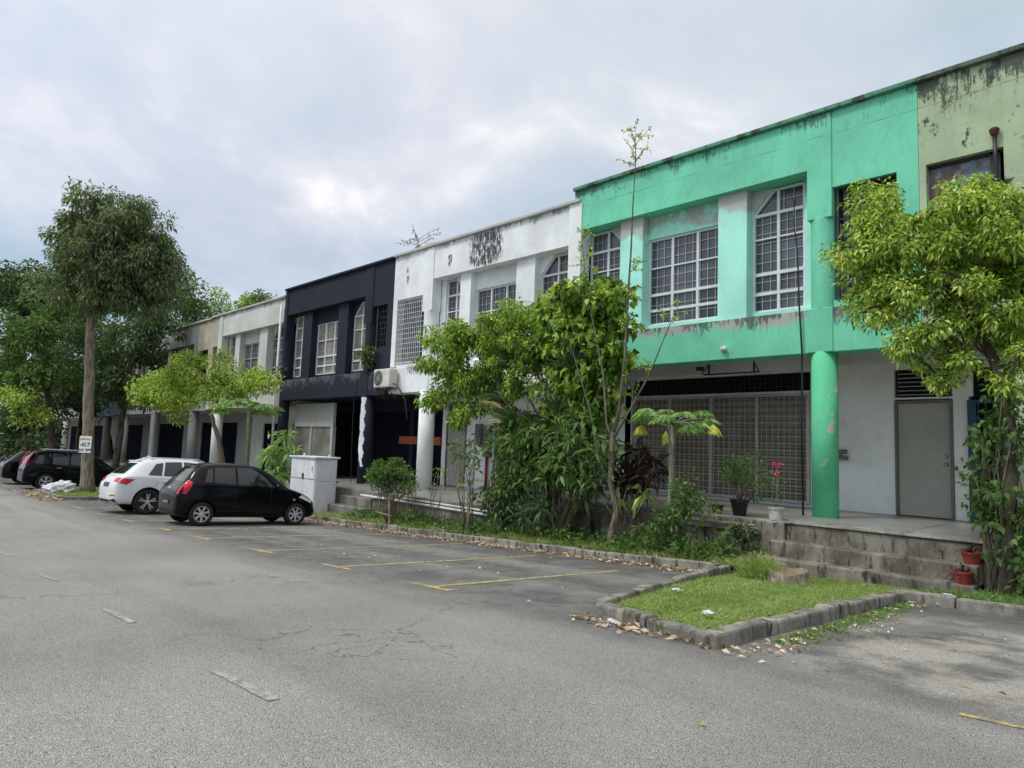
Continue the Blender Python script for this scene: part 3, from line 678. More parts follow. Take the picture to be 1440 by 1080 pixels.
# ---- green unit
tg, so_ = shophouse('bright green shophouse with mint window bay and a green column', -10.3, -3.0, 'R', (-4.78, -4.35), FZ, 'green', 'green_par', 'mint', 'green_col', 'coping_green', endcol=False)
b = MB(); oa, ob, oz0, oz1 = so_; b.box(oa, ob, 12.24, 12.28, oz0, oz1); w_ = b.build('window', M['glassblack'], tg)
b = MB(); b.box(oa, oa+.04, 12.08, 12.14, oz0, oz1); b.box(ob-.04, ob, 12.08, 12.14, oz0, oz1); b.box(oa, ob, 12.081, 12.139, oz0, oz0+.04); b.box(oa, ob, 12.081, 12.139, oz1-.04, oz1); bars(b, oa, ob, oz0, oz1, 12.11, .12, .3, .01); b.build('security_grille', M['irondark'], w_)
ground_wall(tg, FZ, [(-10.29, -10.05, 0, BB+.1), (-5.62, -4.04, 0, BB+.1), (-10.05, -5.62, 2.80, BB+.1), (-4.04, -3.09, 2.74, BB+.1), (-4.04, -3.09, 2.17, 2.21), (-3.09, -2.84, 0, BB+.1), (-10.05, -5.62, 2.36, 2.41), (-10.05, -5.62, 0, .06)])
door(tg, -3.99, -3.14, FZ)
b = MB(); b.box(-10.05, -5.62, GY+.12, GY+.16, FZ+.06, FZ+2.36); b.build('roller_shutter', M['shutter_brown'], tg)
b = MB(); b.box(-10.05, -5.62, GY+.12, GY+.16, FZ+2.41, FZ+2.80); v_ = b.build('transom', M['dark'], tg)
b = MB(); bars(b, -10.05, -5.62, FZ+2.41, FZ+2.80, GY-.0, .12, .1, .006); b.build('security_grille', M['irondark'], v_)
gate(tg, -10.03, -5.65, FZ+.07, FZ+2.35, GY-.04, 'ironbar', 4, .125, .145, .0055)
b = MB(); b.box(-10.29, -3.01, 12.9, 13.05, FZ+BB-.12, FZ+BB+.049); b.build('ceiling_beam', M['soffit'], tg)
lf = tag(MB() and thing('sign_bracket', 'black iron sign bracket hanging under the green arcade ceiling', 'bracket', (-6.6, 12.7, FZ+BB-.1)), None)
b = MB(); b.box(-7.2, -6.0, 12.66, 12.69, FZ+BB-.2, FZ+BB-.17); b.box(-7.1, -7.07, 12.66, 12.69, FZ+BB-.18, FZ+BB+.05); b.box(-6.12, -6.09, 12.66, 12.69, FZ+BB-.18, FZ+BB+.05)
b.tube([(-7.1, 12.67, FZ+BB), (-7.25, 12.67, FZ+BB-.18)], .012, 6); b.tube([(-6.1, 12.67, FZ+BB), (-6.0, 12.67, FZ+BB-.18)], .012, 6); b.build('bracket_frame', M['irondark'], lf)
b = MB(); b.box(-7.35, -7.22, 12.62, 12.72, FZ+BB-.09, FZ+BB-.02); b.build('lamp_box', M['irondark'], lf)
mt = thing('letter_box', 'small grey metal letter box on the pale wall behind the green column', 'letter box', (-5.0, GY-.06, FZ+1.1))
b = MB(); b.box(-5.12, -4.88, GY-.12, GY-.003, FZ+1.0, FZ+1.06); b.box(-5.1, -4.9, GY-.11, GY-.004, FZ+1.12, FZ+1.2); b.box(-5.06, -4.94, GY-.08, GY-.005, FZ+1.05, FZ+1.13); b.build('box_body', M['doorframe'], mt, bevel=.008)
b = MB(); b.box(-4.95, -4.86, GY-.115, GY-.1, FZ+1.09, FZ+1.11); b.build('latch', M['steel'], mt)
lc = thing('wall_lamp', 'small white lamp on the green beam above the arcade', 'lamp', (-6.37, 11.98, FZ+BB+.23))
b = MB(); b.tube([(-6.42, 11.98, FZ+BB+.2), (-6.32, 11.9, FZ+BB+.2)], [.035, .05], 10); b.build('lamp_head', M['pipe_white'], lc, True)
b = MB(); b.box(-6.45, -6.36, 11.95, 11.984, FZ+BB+.21, FZ+BB+.26); b.build('lamp_base', M['ironbar'], lc)
cb_ = MB(); cb_.tube([(-5.02, 12.0, 4.75), (-5.0, 11.94, 4.3), (-4.93, 11.93, 3.6), (-4.9, 11.92, 2.7), (-4.86, 11.93, 1.9), (-4.87, 11.94, .5), (-4.86, 11.95, -.96)], [.012, .012, .014, .017, .019, .019, .019], 8)
tag(cb_.build('cable', M['pipe_black'], None, True), 'black cable running down the green facade beside the green column', 'cable')
# ---- olive unit
tl, so_ = shophouse('olive green shophouse with mouldy parapet at the right edge', -3.0, 4.3, 'L', (-1.87, -1.43), FZ, 'lime', 'lime', 'lime', 'lime', 'coping_dirty', endcol=True, jl=.1)
oa, ob, oz0, oz1 = so_
b = MB(); b.box(oa-.03, ob-.12, 12.16, 12.19, oz0, oz1); b.build('stair_panel', M['rustblue'], tl)
b = MB(); b.box(oa-.04, ob, 12.1, 12.16, oz1-.04, oz1); b.box(ob-.16, ob-.03, 12.1, 12.2, oz0, oz1); b.box(oa-.03, ob-.16, 12.101, 12.15, oz0+.55, oz0+.6); b.build('panel_frame', M['irondark'], tl)
ground_wall(tl, FZ, [(-2.84, -2.78, 2.2, BB+.1), (-1.4, -.9, 0, BB+.1), (.0, 4.29, 2.4, BB+.1), (4.05, 4.29, 0, 2.4), (-2.78, -1.4, 2.72, BB+.1)])
b = MB(); b.box(-2.78, -1.4, GY+.1, GY+.13, FZ, FZ+2.72); b.build('doorway', M['dark'], tl)
gate(tl, -2.80, -1.42, FZ+.05, FZ+2.12, GY-.03, 'bluepaint', 3, .11, .3, .009, 'grille_gate', .035)
b = MB(); b.box(-.9, 4.05, GY+.06, GY+.1, FZ, FZ+2.4); b.build('roller_shutter', M['shutter_grey'], tl)
bl_ = MB(); bl_.box(-2.86, -2.72, GY-.06, GY+.06, FZ+.02, FZ+2.14); bl_.build('door_frame', M['bluepaint'], tl, bevel=.01)
pp = thing('rain_pipe', 'black rain pipe with an outlet head on the olive facade', 'pipe', (-1.97, 11.98, 3.0))
b = MB(); b.tube([(-1.97, 11.95, 5.02), (-1.965, 11.94, 4.6), (-1.955, 11.95, 3.6), (-1.94, 11.94, 2.7)], .028, 8); b.build('pipe_run', M['pipe_black'], pp, True)
b = MB(); b.lathe([(.02, -.06), (.05, -.02), (.07, .05), (.05, .08), (0, .09)], 10, 0, (-1.97, 11.95, 5.02)); b.build('outlet_head', M['rust'], pp)

# ---- white unit
tw, so_ = shophouse('white shophouse with a black mould patch on its parapet', -17.7, -10.08, 'L', (-16.15, -15.68), FW, 'white', 'white', 'white', 'white_col', 'coping_white', endcol=True, endmat='white_col')
oa, ob, oz0, oz1 = so_
b = MB(); b.box(oa, ob, 12.25, 12.29, oz0-.1, oz1); w_ = b.build('window', M['glass'], tw)
b = MB(); bars(b, oa, ob, oz0, oz1, 12.05, .1, .16, .008); b.box(oa, ob, 12.03, 12.07, oz1-.05, oz1-.01); b.box(oa, ob, 12.03, 12.07, oz0+.01, oz0+.05); b.build('security_grille', M['ironwhite'], w_)
ground_wall(tw, FW, [(-17.69, -17.47, 0, BB+.1), (-17.47, -16.45, 2.74, BB+.1), (-17.47, -16.45, 2.16, 2.22), (-16.45, -15.12, 0, BB+.1), (-15.12, -10.6, 2.36, BB+.1), (-10.6, -10.09, 0, BB+.1), (-13.95, -13.88, 0, 2.36)])
door(tw, -17.4, -16.5, FW, 2.1, 'door_grey')
b = MB(); b.box(-15.12, -10.6, GY+.11, GY+.15, FW, FW+2.36); b.build('roller_shutter', M['shutter_grey'], tw)
gate(tw, -15.1, -13.95, FW+.06, FW+2.34, GY-.04, 'ironwhite', 1, .12, .15, .008); gate(tw, -13.87, -10.62, FW+.06, FW+2.34, GY-.04, 'ironwhite', 3, .12, .15, .008)
mb_ = thing('meter_box', 'grey electricity meter box above the red pipe on the white wall', 'meter box', (-15.6, GY-.1, FW+1.7))
b = MB(); b.box(-15.9, -15.62, GY-.14, GY-.003, FW+1.35, FW+2.0); b.box(-15.5, -15.2, GY-.16, GY-.003, FW+1.0, FW+1.95); b.build('meter_case', M['doorframe'], mb_, bevel=.01)
b = MB(); b.box(-15.85, -15.67, GY-.155, GY-.14, FW+1.6, FW+1.9); b.build('meter_window', M['glassblack'], mb_)
b = MB(); b.tube([(-15.37, GY-.08, FW+.0), (-15.37, GY-.08, FW+1.0)], .045, 10); tag(b.build('stand_pipe', M['pipe_red'], None, True), 'red pipe standing against the white wall below the meter box', 'pipe')
# ---- black unit
tb, so_ = shophouse('black painted shophouse with white window frames', -25.15, -17.7, 'R', (-19.32, -18.86), FB, 'black_beam', 'black', 'black', 'black', 'black', soff='black', endcol=True, pane='curtain', gm='ironbar')
oa, ob, oz0, oz1 = so_
b = MB(); b.box(oa, ob, 12.25, 12.29, oz0, oz1); w_ = b.build('window', M['glassblack'], tb)
b = MB(); bars(b, oa+.2, ob, oz0+.7, oz1, 12.1, .13, .2, .009); b.box(oa+.12, oa+.2, 12.06, 12.12, oz0+.6, oz1); b.build('security_grille', M['irondark'], w_)
b = MB(); b.box(oa-.02, ob+.02, 12.1, 12.2, oz0-.1, oz0+.68); b.build('wall', M['black'], tb)
ground_wall(tb, FB, [(-25.14, -17.71, 2.5, BB+.1), (-25.14, -24.9, 0, 2.5), (-19.5, -19.3, 0, 2.5)], 'black')
b = MB(); b.box(-24.9, -19.5, GY+.06, GY+.1, FB, FB+2.5); b.box(-19.3, -17.72, GY+.061, GY+.1, FB, FB+2.5); b.build('roller_shutter', M['shutter_dark'], tb)
b = MB(); b.box(-20.1, -17.75, GY-.02, GY+.055, FB+1.33, FB+1.6); b.build('orange_band', M['orange'], tb)
# shop front standing in the arcade
sf = thing('shop_front', 'pale signboard over a glazed shop front in the black arcade', 'shop front', (-23.2, 12.6, FB))
b = MB(); b.box(-24.75, -21.85, 12.5, 12.62, FB+1.85, FB+2.72); b.build('sign_panel', M['panelgrey'], sf, bevel=.01)
b = MB(); b.box(-24.75, -21.85, 12.55, 12.58, FB+.06, FB+1.85); b.build('glazing', M['curtain'], sf)
b = MB(); b.box(-21.98, -21.83, 12.5, 12.64, FB, FB+1.85); b.box(-23.5, -23.38, 12.51, 12.6, FB+.08, FB+1.85); b.box(-24.75, -21.98, 12.51, 12.62, FB, FB+.08); b.box(-24.76, -24.68, 12.51, 12.62, FB+.08, FB+1.85); b.build('frame', M['alu_dull'], sf, bevel=.006)
b = MB(); b.prism_xz([(-19.08, FB+.9), (-18.95, FB+.6), (-18.9, FB+1.2), (-18.86, FB+1.6), (-18.88, FB+2.1), (-18.86, FB+2.7), (-19.0, FB+2.82), (-19.15, FB+2.5), (-19.05, FB+2.1), (-19.1, FB+1.7), (-19.0, FB+1.3)], 0, .01)
# peeled flakes wrap the column: bend the outline round it
vs = []; n_ = 22; rows = 46
pe = MB()
for j in range(rows):
    z = FB+.55+j*(2.24/rows)
    for k in range(n_):
        a = -1.25+k*(2.0/n_); e0 = .42*math.sin(j*.35)+.3*math.sin(j*.9+1)+.12*math.sin(j*2.3); lo = -.35+.35*e0+.5*max(0, 1-j/9); hi = .58+.12*math.sin(j*.7+2)
        if lo < a < hi:
            r = .2335; q = lambda aa, z_: (-19.09+r*math.sin(aa), 12.17-r*math.cos(aa), z_)
            pe.add([q(a, z), q(a+2.0/n_, z), q(a+2.0/n_, z+2.24/rows), q(a, z+2.24/rows)], [(0, 1, 2, 3)])
pe.build('peeled_patch', M['white_col'], tb)
# air conditioner
cb_ = MB(); cb_.tube([(-19.58, 11.94, 2.4), (-19.57, 11.93, 1.5), (-19.6, 11.95, .4), (-19.56, 11.95, -.4), (-19.54, 11.97, -1.28)], .014, 6); tag(cb_.build('cable', M['pipe_black'], None, True), 'thin dark cable hanging down the black facade beside its peeling column', 'cable')
ac = thing('air_conditioner', 'aged white air conditioner on a rusty bracket between black and white facades', 'air conditioner', (-17.6, 11.75, FW+BT-.78))
b = MB(); b.box(-18.0, -17.15, 11.62, 11.93, FW+BT-.62, FW+BT-.05); b.build('casing', M['ac'], ac, bevel=.03)
b = MB(); b.lathe([(.0, -.012), (.05, -.014), (.2, -.012), (.235, -.006), (.24, .0)], 24, 0, (0, 0, 0))
g = MB()
for r_ in (.06, .12, .18, .235): g.tube([(-17.74+r_*math.cos(a*PI/12), 11.608, FW+BT-.33+r_*math.sin(a*PI/12)) for a in range(25)], .005, 4, 0, False)
for a in range(12): g.tube([(-17.74, 11.609, FW+BT-.33), (-17.74+.235*math.cos(a*PI/6), 11.609, FW+BT-.33+.235*math.sin(a*PI/6))], .004, 4, 0, False)
g.build('fan_grille', M['ironbar'], ac)
g = MB(); g.tube([(-17.74, 11.63, FW+BT-.33), (-17.74, 11.616, FW+BT-.33)], .23, 28); g.build('fan_opening', M['irondark'], ac)
g = MB()
for x in (-17.85, -17.25): g.box(x-.02, x+.02, 11.6, 11.98, FW+BT-.665, FW+BT-.63); g.tube([(x, 11.65, FW+BT-.66), (x, 11.98, FW+BT-.95)], .015, 6)
g.box(-18.15, -16.9, 11.72, 11.76, FW+BT-.70, FW+BT-.667); g.build('bracket', M['rust'], ac)
g = MB(); g.tube([(-17.2, 11.8, FW+BT-.5), (-16.95, 11.75, FW+BT-.55), (-16.75, 11.82, FW+BT-.8), (-16.65, 11.9, FW+BT-1.05), (-16.6, 11.95, FW+BT-1.6)], .022, 7); g.build('hose', M['irondark'], ac, True)
# ---- far white unit, beige stair bays, then the rest of the row
FV = FW-.27
tv, so_ = shophouse('dirty white shophouse with peeling beige stair bay left of the black one', -32.6, -25.16, 'L', (-31.75, -31.3), FV, 'greywhite', 'greywhite', 'greywhite', 'white_col', 'coping_white', endcol=False, frame='alu_dull', stairm='beige', pane='glass')
def stairwin(t, so_):
    oa, ob, oz0, oz1 = so_; b = MB(); b.box(oa, ob, 12.2, 12.24, oz0, oz1); w = b.build('window', M['glassblack'], t); b = MB(); bars(b, oa, ob, oz0, oz1, 12.12, .25, .4, .02); b.build('security_grille', M['irondark'], w)
stairwin(tv, so_)
ground_wall(tv, FV, [(-32.5, -31.2, 0, BB+.1), (-31.2, -25.17, 2.3, BB+.1), (-28.9, -28.3, 0, 2.3), (-27.0, -25.17, 0, 2.3)], 'greywhite')
b = MB(); b.box(-31.2, -28.9, GY+.06, GY+.1, FV, FV+2.3); b.build('roller_shutter', M['shutter_dark'], tv)
b = MB(); b.box(-28.3, -27.65, GY+.03, GY+.08, FV, FV+2.2); b.build('door', M['shutter_brown'], tv); b = MB(); b.box(-27.6, -27.0, GY+.03, GY+.08, FV, FV+2.2); b.build('door', M['wood'], tv, bevel=.01)
b = MB(); b.tube([(-25.3, 11.9, FV+TOP-.3), (-25.3, 11.9, FV+3), (-25.3, 11.92, FV+.0)], .05, 10); tag(b.build('rain_pipe', M['pipe_white'], None, True), 'white rain pipe where the black facade meets the dirty white one', 'pipe')
for k, (x0, x1, side, par, m2, lab) in enumerate([
        (-40.2, -32.6, 'R', 'grey', 'beige', 'grey shophouse with a peeling beige stair bay seen above the small yellow green tree'),
        (-47.8, -40.2, 'L', 'grey', None, 'grey shophouse with dark blue shutters right of the tall tree trunk'),
        (-55.4, -47.8, 'R', 'bluegrey', None, 'blue grey shophouse just left of the tall tree trunk behind a black car'),
        (-63, -55.4, 'L', 'grey', None, 'grey shophouse behind the leaning tree, far down the row'),
        (-70.6, -63, 'R', 'greywhite', None, 'off white shophouse nearly hidden by trees, far down the row'),
        (-78.2, -70.6, 'L', 'bluegrey', None, 'blue grey shophouse at the far left end of the row'),
        (-85.8, -78.2, 'R', 'grey', None, 'last grey shophouse at the far left edge, behind trees')]):
    pl = (x1-2.15, x1-1.7) if side == 'R' else (x0+1.7, x0+2.15); f = FV-.05-.07*k
    t, so_ = shophouse(lab, x0, x1, side, pl, f, par, par, par, 'greywhite' if k % 2 else 'grey', 'coping_white', detail=1, frame='alu_dull', stairm=m2, pane='glassblack')
    stairwin(t, so_)
    ground_wall(t, f, [(x0+.01, x0+1.2, 0, BB+.1), (x0+1.2, x1-.01, 2.4, BB+.1), (x1-1.6, x1-.01, 0, 2.4)], 'grey')
    b = MB(); b.box(x0+1.2, x1-1.6, GY+.06, GY+.1, f, f+2.4); b.build('roller_shutter', M['shutter_dark'], t)

# ---- steps and terrace ledges
stp = thing('concrete_steps', 'stained grey concrete steps up to the green shophouse', 'steps', (-3.4, 10.2, -1.7))
def rough_slab(b, x0, x1, y0, y1, z0, z1, n=14, j=.012):
    xs = np.linspace(x0, x1, n); vs = []
    for i, x in enumerate(xs):
        o = rnd.uniform(-j, j); q = rnd.uniform(-j, j)*.6
        vs += [(x, y0+o, z0), (x, y0+o*.8, z1+q), (x, y1, z1+q*.3), (x, y1, z0)]
    fs = [(0, 1, 2, 3), tuple(len(vs)-4+k for k in (3, 2, 1, 0))]
    for i in range(n-1):
        a = i*4; fs += [(a+k, a+(k+1) % 4, a+4+(k+1) % 4, a+4+k) for k in range(4)]
    b.add(vs, fs)
for y0, z1, x0 in ((10.0, -1.47, -4.75), (10.28, -1.25, -4.72)):
    b = MB(); rough_slab(b, x0, -2.0, y0, 10.60, -1.9, z1); b.build('step', M['conc_step'], stp, bevel=.022)
b = MB(); rough_slab(b, -4.55, -2.0, 10.55, 10.9, -1.9, FZ-.03); b.build('step', M['conc_step'], stp, bevel=.03)
b = MB(); b.box(-4.6, -1.9, 10.52, 10.62, FZ-.025, FZ+.006); b.box(-4.9, -2.6, 10.78, 10.84, FZ-.02, FZ+.012)
b.build('nosing', M['ledge'], stp, bevel=.01)
wl = MB(); rough_slab(wl, -10.29, -4.56, 10.5, 10.64, -2.3, FZ-.02, 24, .015); tag(wl.build('retaining_wall', M['conc_step'], bevel=.02), 'low stained wall under the green shophouse terrace, darkened for its shade', 'wall')  # darker concrete colour stands in for the shade on this wall
wl = MB(); rough_slab(wl, -2.0, 6, 10.5, 10.64, -2.3, FZ-.03, 24, .015); tag(wl.build('retaining_wall', M['conc_step'], bevel=.02), 'low concrete wall right of the steps behind the red flower pots', 'wall')
wl = MB(); rough_slab(wl, -15.4, -10.31, 10.12, 10.32, -2.6, FW-.01, 24, .015); tag(wl.build('retaining_wall', M['conc'], bevel=.02), 'grey low wall under the white shophouse terrace', 'wall')
wl = MB(); rough_slab(wl, -80, -19.3, 10.12, 10.32, -4, FB-.25, 24, .015); tag(wl.build('retaining_wall', M['conc'], bevel=.02), 'grey low wall running behind the cabinet and parked cars', 'wall')
lg = MB(); lg.box(-10.2, -4.95, 10.42, 10.52, FZ-.2, FZ-.14); lg.tube([(-10.2, 10.4, FZ-.1), (-8, 10.42, FZ-.12), (-5.0, 10.4, FZ-.1)], .025, 7); tag(lg.build('ledge_pipe', M['ledge']), 'pale pipe lying along the ledge below the green terrace', 'pipe')
lg = MB(); lg.tube([(-15.9, 10.08, FW-.12), (-13, 10.1, FW-.15), (-10.5, 10.08, FW-.18)], .03, 7); lg.tube([(-14, 10.1, FW-.06), (-12.5, 10.1, FW-.08), (-10.6, 10.1, FW-.1)], .022, 7); tag(lg.build('ledge_pipe', M['pipe_white']), 'two white pipes lying along the ledge below the white terrace', 'pipe')
st2 = thing('concrete_steps', 'mossy concrete steps beside the white cabinet', 'steps', (-17.6, 10, -2.1))
for y0, z1, x0 in ((9.35, -1.93, -17.0), (9.72, -1.70, -17.0), (10.08, -1.47, -17.0)):
    b = MB(); rough_slab(b, x0, -15.2-.3*(y0-9.3), y0, 10.6, -2.6, z1, 8); b.build('step', M['conc'], st2, bevel=.02)
rl = thing('low_gate_post', 'short grey post beside the white cabinet at the steps', 'post', (-17.6, 10.0, -1.7))
b = MB(); b.box(-17.4, -17.32, 10.0, 10.08, -1.9, -1.15); b.box(-17.2, -17.16, 10.02, 10.06, -1.9, -1.15); b.box(-17.42, -17.1, 9.99, 10.09, -1.15, -1.1); b.build('post_frame', M['conc'], rl, bevel=.01)

# ------------------------------------------------------------------ cabinet, bags, sign, pots, stump
cab = thing('utility_cabinet', 'white metal utility cabinet with a small black and white sticker', 'cabinet', (-17.95, 9.75, gz(-17.9, 9.5)+.1))
x0, x1, y0, y1, z0, z1 = -18.42, -17.0, 9.3, 9.95, gz(-17.9, 9.5)-.05, -.47
b = MB(); b.box(x0, x1, y0, y1, z0, z1); b.build('body', M['cabinet'], cab, bevel=.012)
b = MB(); b.box(x0-.06, x1+.06, y0-.06, y1+.06, z1+.003, z1+.05); b.build('lid', M['cabinet'], cab, bevel=.01)
xm = x0+.78
for a, c in ((x0+.03, xm-.006), (xm+.006, x1-.03)):
    b = MB(); b.box(a, c, y0-.018, y0-.002, z0+.3, z1-.03); d = b.build('door', M['cabinet'], cab, bevel=.005)
    b = MB(); b.box(a+.01, c-.01, y0-.022, y0-.019, z1-.58, z1-.56); b.build('seam', M['doorframe'], d)
b = MB(); b.box(xm-.06, xm+.02, y0-.045, y0-.02, z1-.58, z1-.42); b.build('handle', M['rust'], cab, bevel=.01)
b = MB(); b.box(x1-.26, x1-.06, y0-.026, y0-.0195, z1-.55, z1-.08); s_ = b.build('sticker', M['signwhite'], cab)
b = MB(); b.prism_xz([(x1-.16, z1-.2), (x1-.11, z1-.28), (x1-.15, z1-.3), (x1-.12, z1-.42), (x1-.19, z1-.29), (x1-.15, z1-.27)], y0-.030, y0-.0265); b.build('symbol', M['black_ink'], s_)
b = MB(); b.box(x1+.002, x1+.012, y0+.05, y1-.05, z1-.62, z1-.03); b.box(x1+.002, x1+.012, y0+.05, y1-.05, z0+.12, z1-.66); b.build('side_panel', M['cabinet'], cab, bevel=.004)
for x, y in ((x0+.15, y0+.3), (x1-.1, y1-.2)):
    b = MB(); b.lathe([(.03, 0), (.03, .06), (.0, .07)], 10, 0, (x, y, z1+.05)); b.build('lifting_eye', M['cabinet'], cab)
b = MB(); b.box(x1-.42, x1-.06, y0-.03, y0-.003, z0+.06, z0+.27); b.build('vent', M['signwhite'], cab, bevel=.006)

def blob(name, m, c, r, seed, sub=3, amp=.25, parent=None, flat=True):
    bm = bmesh.new(); bmesh.ops.create_icosphere(bm, subdivisions=sub, radius=1); g = np.random.default_rng(seed); k = g.normal(size=(9, 3))*np.array([[2.0]]*4+[[6.0]]*5); ph = g.random(9)*6
    for v in bm.verts:
        p = np.array(v.co); d = 1+amp*sum(math.sin(p@k[i]+ph[i])*(.5 if i > 3 else .35) for i in range(9))/2
        v.co = Vector((c[0]+p[0]*r[0]*d, c[1]+p[1]*r[1]*d, c[2]+max(p[2], -.55 if flat else -2)*r[2]*d))
    me = bpy.data.meshes.new(name); bm.to_mesh(me); bm.free(); me.materials.append(m); me.polygons.foreach_set('use_smooth', [True]*len(me.polygons))
    o = bpy.data.objects.new(name, me); C.objects.link(o); return o
TB = 'white rubbish bags on the far island'
for k, (x, y, r, lab) in enumerate([(-27.75, 5.35, (.42, .32, .15), 'flattest white rubbish bag, left end of the row under the tall tree'), (-27.05, 5.35, (.36, .32, .19), 'middle white rubbish bag on the grass by the tall tree'), (-26.45, 5.4, (.34, .32, .27), 'plump white rubbish bag nearest to the tall tree trunk')]):
    tag(blob('rubbish_bag', M['trash'], (x, y, gz(x, y)+.11+r[2]*.5), r, 3+k, 4, .30), lab, 'rubbish bag', TB)

def text(s, size, m, loc, rot, name, parent):
    cu = bpy.data.curves.new(name, 'FONT'); cu.body = s; cu.size = size; cu.extrude = .002; cu.align_x = 'CENTER'; cu.offset = .006
    tmp = bpy.data.objects.new('tmp', cu); C.objects.link(tmp); dg = bpy.context.evaluated_depsgraph_get()
    me = bpy.data.meshes.new_from_object(tmp.evaluated_get(dg)); bpy.data.objects.remove(tmp)
    me.name = name; me.materials.clear(); me.materials.append(m); o = bpy.data.objects.new(name, me); C.objects.link(o); o.parent = parent; o.location = loc; o.rotation_euler = rot; return o
TX, TY = -27.2, 6.25
sg = thing('notice_board', 'white phone number notice nailed to the tall tree trunk', 'sign', (TX+.27, TY-.27, -.66), R(37))
b = MB(); b.box(-.23, .23, -.008, .008, -.02, .55); b.build('board', M['signwhite'], sg, world=False, bevel=.002)
text('017', .2, M['black_ink'], (.03, -.0095, .19), (PI/2, 0, 0), 'lettering', sg); text('213 6388', .125, M['black_ink'], (0, -.0095, .03), (PI/2, 0, 0), 'lettering', sg)
b = MB()
for k in range(8): b.box(-.2+k*.05, -.165+k*.05, -.0125, -.0085, .40+.01*(k % 3), .47+.012*(k % 2))
b.build('faded_lettering', M['ink_orange'], sg, world=False)
b = MB(); b.box(-.19, -.13, -.0125, -.0085, .22, .27); b.build('phone_symbol', M['ink_green'], sg, world=False)

# ------------------------------------------------------------------ trees
# tall tree on the far island
tree('tall_tree', 'tall tree with dark olive crown and straight bare trunk on far island', 'tree', (TX, TY, gz(TX, TY)+.1),
     [(-27.12, 6.1, -.2), (-27.05, 5.98, 1.2), (-26.98, 5.85, 2.8), (-26.9, 5.76, 4.2), (-26.5, 5.85, 6.4)], (.21, .12),
     [(-26.3, 5.85, 7.45, 1.4, 1.4, 1.2), (-26.2, 6.0, 6.3, 1.75, 1.75, 1.4), (-27.0, 5.3, 5.0, 1.3, 1.3, .9), (-25.6, 6.9, 5.6, 1.2, 1.2, 1.1), (-26.2, 6.3, 4.9, 1.4, 1.4, .9), (-25.2, 7.3, 4.6, .8, .8, .9), (-25.75, 6.5, 6.95, 1.15, 1.15, 1.2), (-25.3, 7.1, 5.9, 1.05, 1.05, 1.1), (-26.6, 5.6, 6.3, 1.4, 1.4, 1.0)],
     17, 130, .42, .19, .058, M['lf_olive'], M['tree_bark'], 5, .3, .6, shell=.35)
def wt(*a, **k): return tree(*a, **k)
# yellow green tree behind the white car
T2 = (-24.4, 9.75)
tree('small_tree', 'yellow green small tree with a forked leaning trunk behind the white car', 'tree', (*T2, gz(*T2)+.1), [(T2[0]-.05, T2[1], -1.0), (T2[0]-.5, T2[1]-.05, -.1), (T2[0]-1.3, T2[1]-.1, .9)], (.13, .07),
     [(-25.6, 9.6, 2.2, 2.4, 1.6, .95), (-28.8, 9.4, 1.7, 2.2, 1.4, .95), (-31.0, 9.4, 2.0, 1.3, 1.2, 1.0), (-23.2, 9.8, 1.9, 1.4, 1.1, .75)], 10, 170, .45, .14, .056, M['lf_yellow'], M['bark2'], 8, .2, .25)
# middle tree: yellow green crown
tree('small_tree', 'dense bright green tree with drooping foliage in front of the white shophouse', 'tree', (-10.3, 9.9, gz(-10.3, 9.9)+.1), [(-10.35, 9.95, -.6), (-10.5, 10.0, .8), (-10.6, 10.0, 1.7)], (.12, .07),
     [(-10.7, 10.0, 2.5, 1.4, .9, .65), (-11.7, 9.9, 2.0, 1.05, .85, 1.0), (-12.0, 9.9, 1.1, .6, .6, .8), (-9.7, 10.1, 2.2, 1.1, .8, .8), (-10.9, 9.9, 1.35, .9, .65, .85), (-11.4, 9.85, .8, .5, .5, .45), (-9.4, 10.0, 1.6, .8, .6, .7), (-9.9, 9.95, 2.75, .9, .7, .5)], 34, 170, .28, .115, .045, M['lf_m1'], M['bark2'], 12, .25, .45, shell=.3)
# heart leaved creeper heap on bare stems
tree('creeper_tree', 'tall creeper heap with big bright heart leaves before the green facade', 'creeper', (-8.3, 10.3, gz(-8.3, 10.3)+.1), [(-8.3, 10.3, -.3), (-8.35, 10.3, 1.2), (-8.4, 10.3, 2.4)], (.08, .04),
     [(-8.45, 10.15, 2.85, .95, .6, .62), (-8.0, 10.15, 2.2, .62, .5, .95), (-8.9, 10.2, 2.1, .8, .5, .8), (-8.05, 10.1, 1.1, .5, .45, .8), (-8.6, 10.2, 1.2, .6, .4, .8)], 75, 75, .3, .15, .125, M['lf_bright'], M['bark2'], 15, .3, .55, shell=.35)
# bare multi stem sapling
sp_ = thing('bare_sapling', 'thin bare grey sapling with forked stems reaching past the green roofline', 'sapling', (-7.21, 9.6, gz(-7.21, 9.6)+.1)); b = MB()
b.tube([(-7.21, 9.6, -1.8), (-7.2, 9.6, -1.45), (-7.1, 9.62, -1.0), (-7.24, 9.6, -.5), (-7.22, 9.6, .0), (-7.2, 9.6, .35)], [.1, .07, .055, .05, .045, .04], 9)
def stem(pts, r0, r1): b.tube(pts, list(np.linspace(r0*.62, r1*.8, len(pts))), 7)
stem([(-7.2, 9.6, .3), (-7.08, 9.6, .8), (-6.98, 9.6, 1.7), (-6.97, 9.62, 2.6), (-6.9, 9.6, 3.6), (-6.88, 9.6, 4.4), (-6.84, 9.6, 5.2), (-6.86, 9.6, 5.72)], .05, .006)
stem([(-7.22, 9.6, .25), (-7.35, 9.6, .5), (-7.45, 9.6, 1.4), (-7.7, 9.6, 2.3), (-7.95, 9.6, 3.4), (-8.05, 9.6, 4.2)], .04, .006)
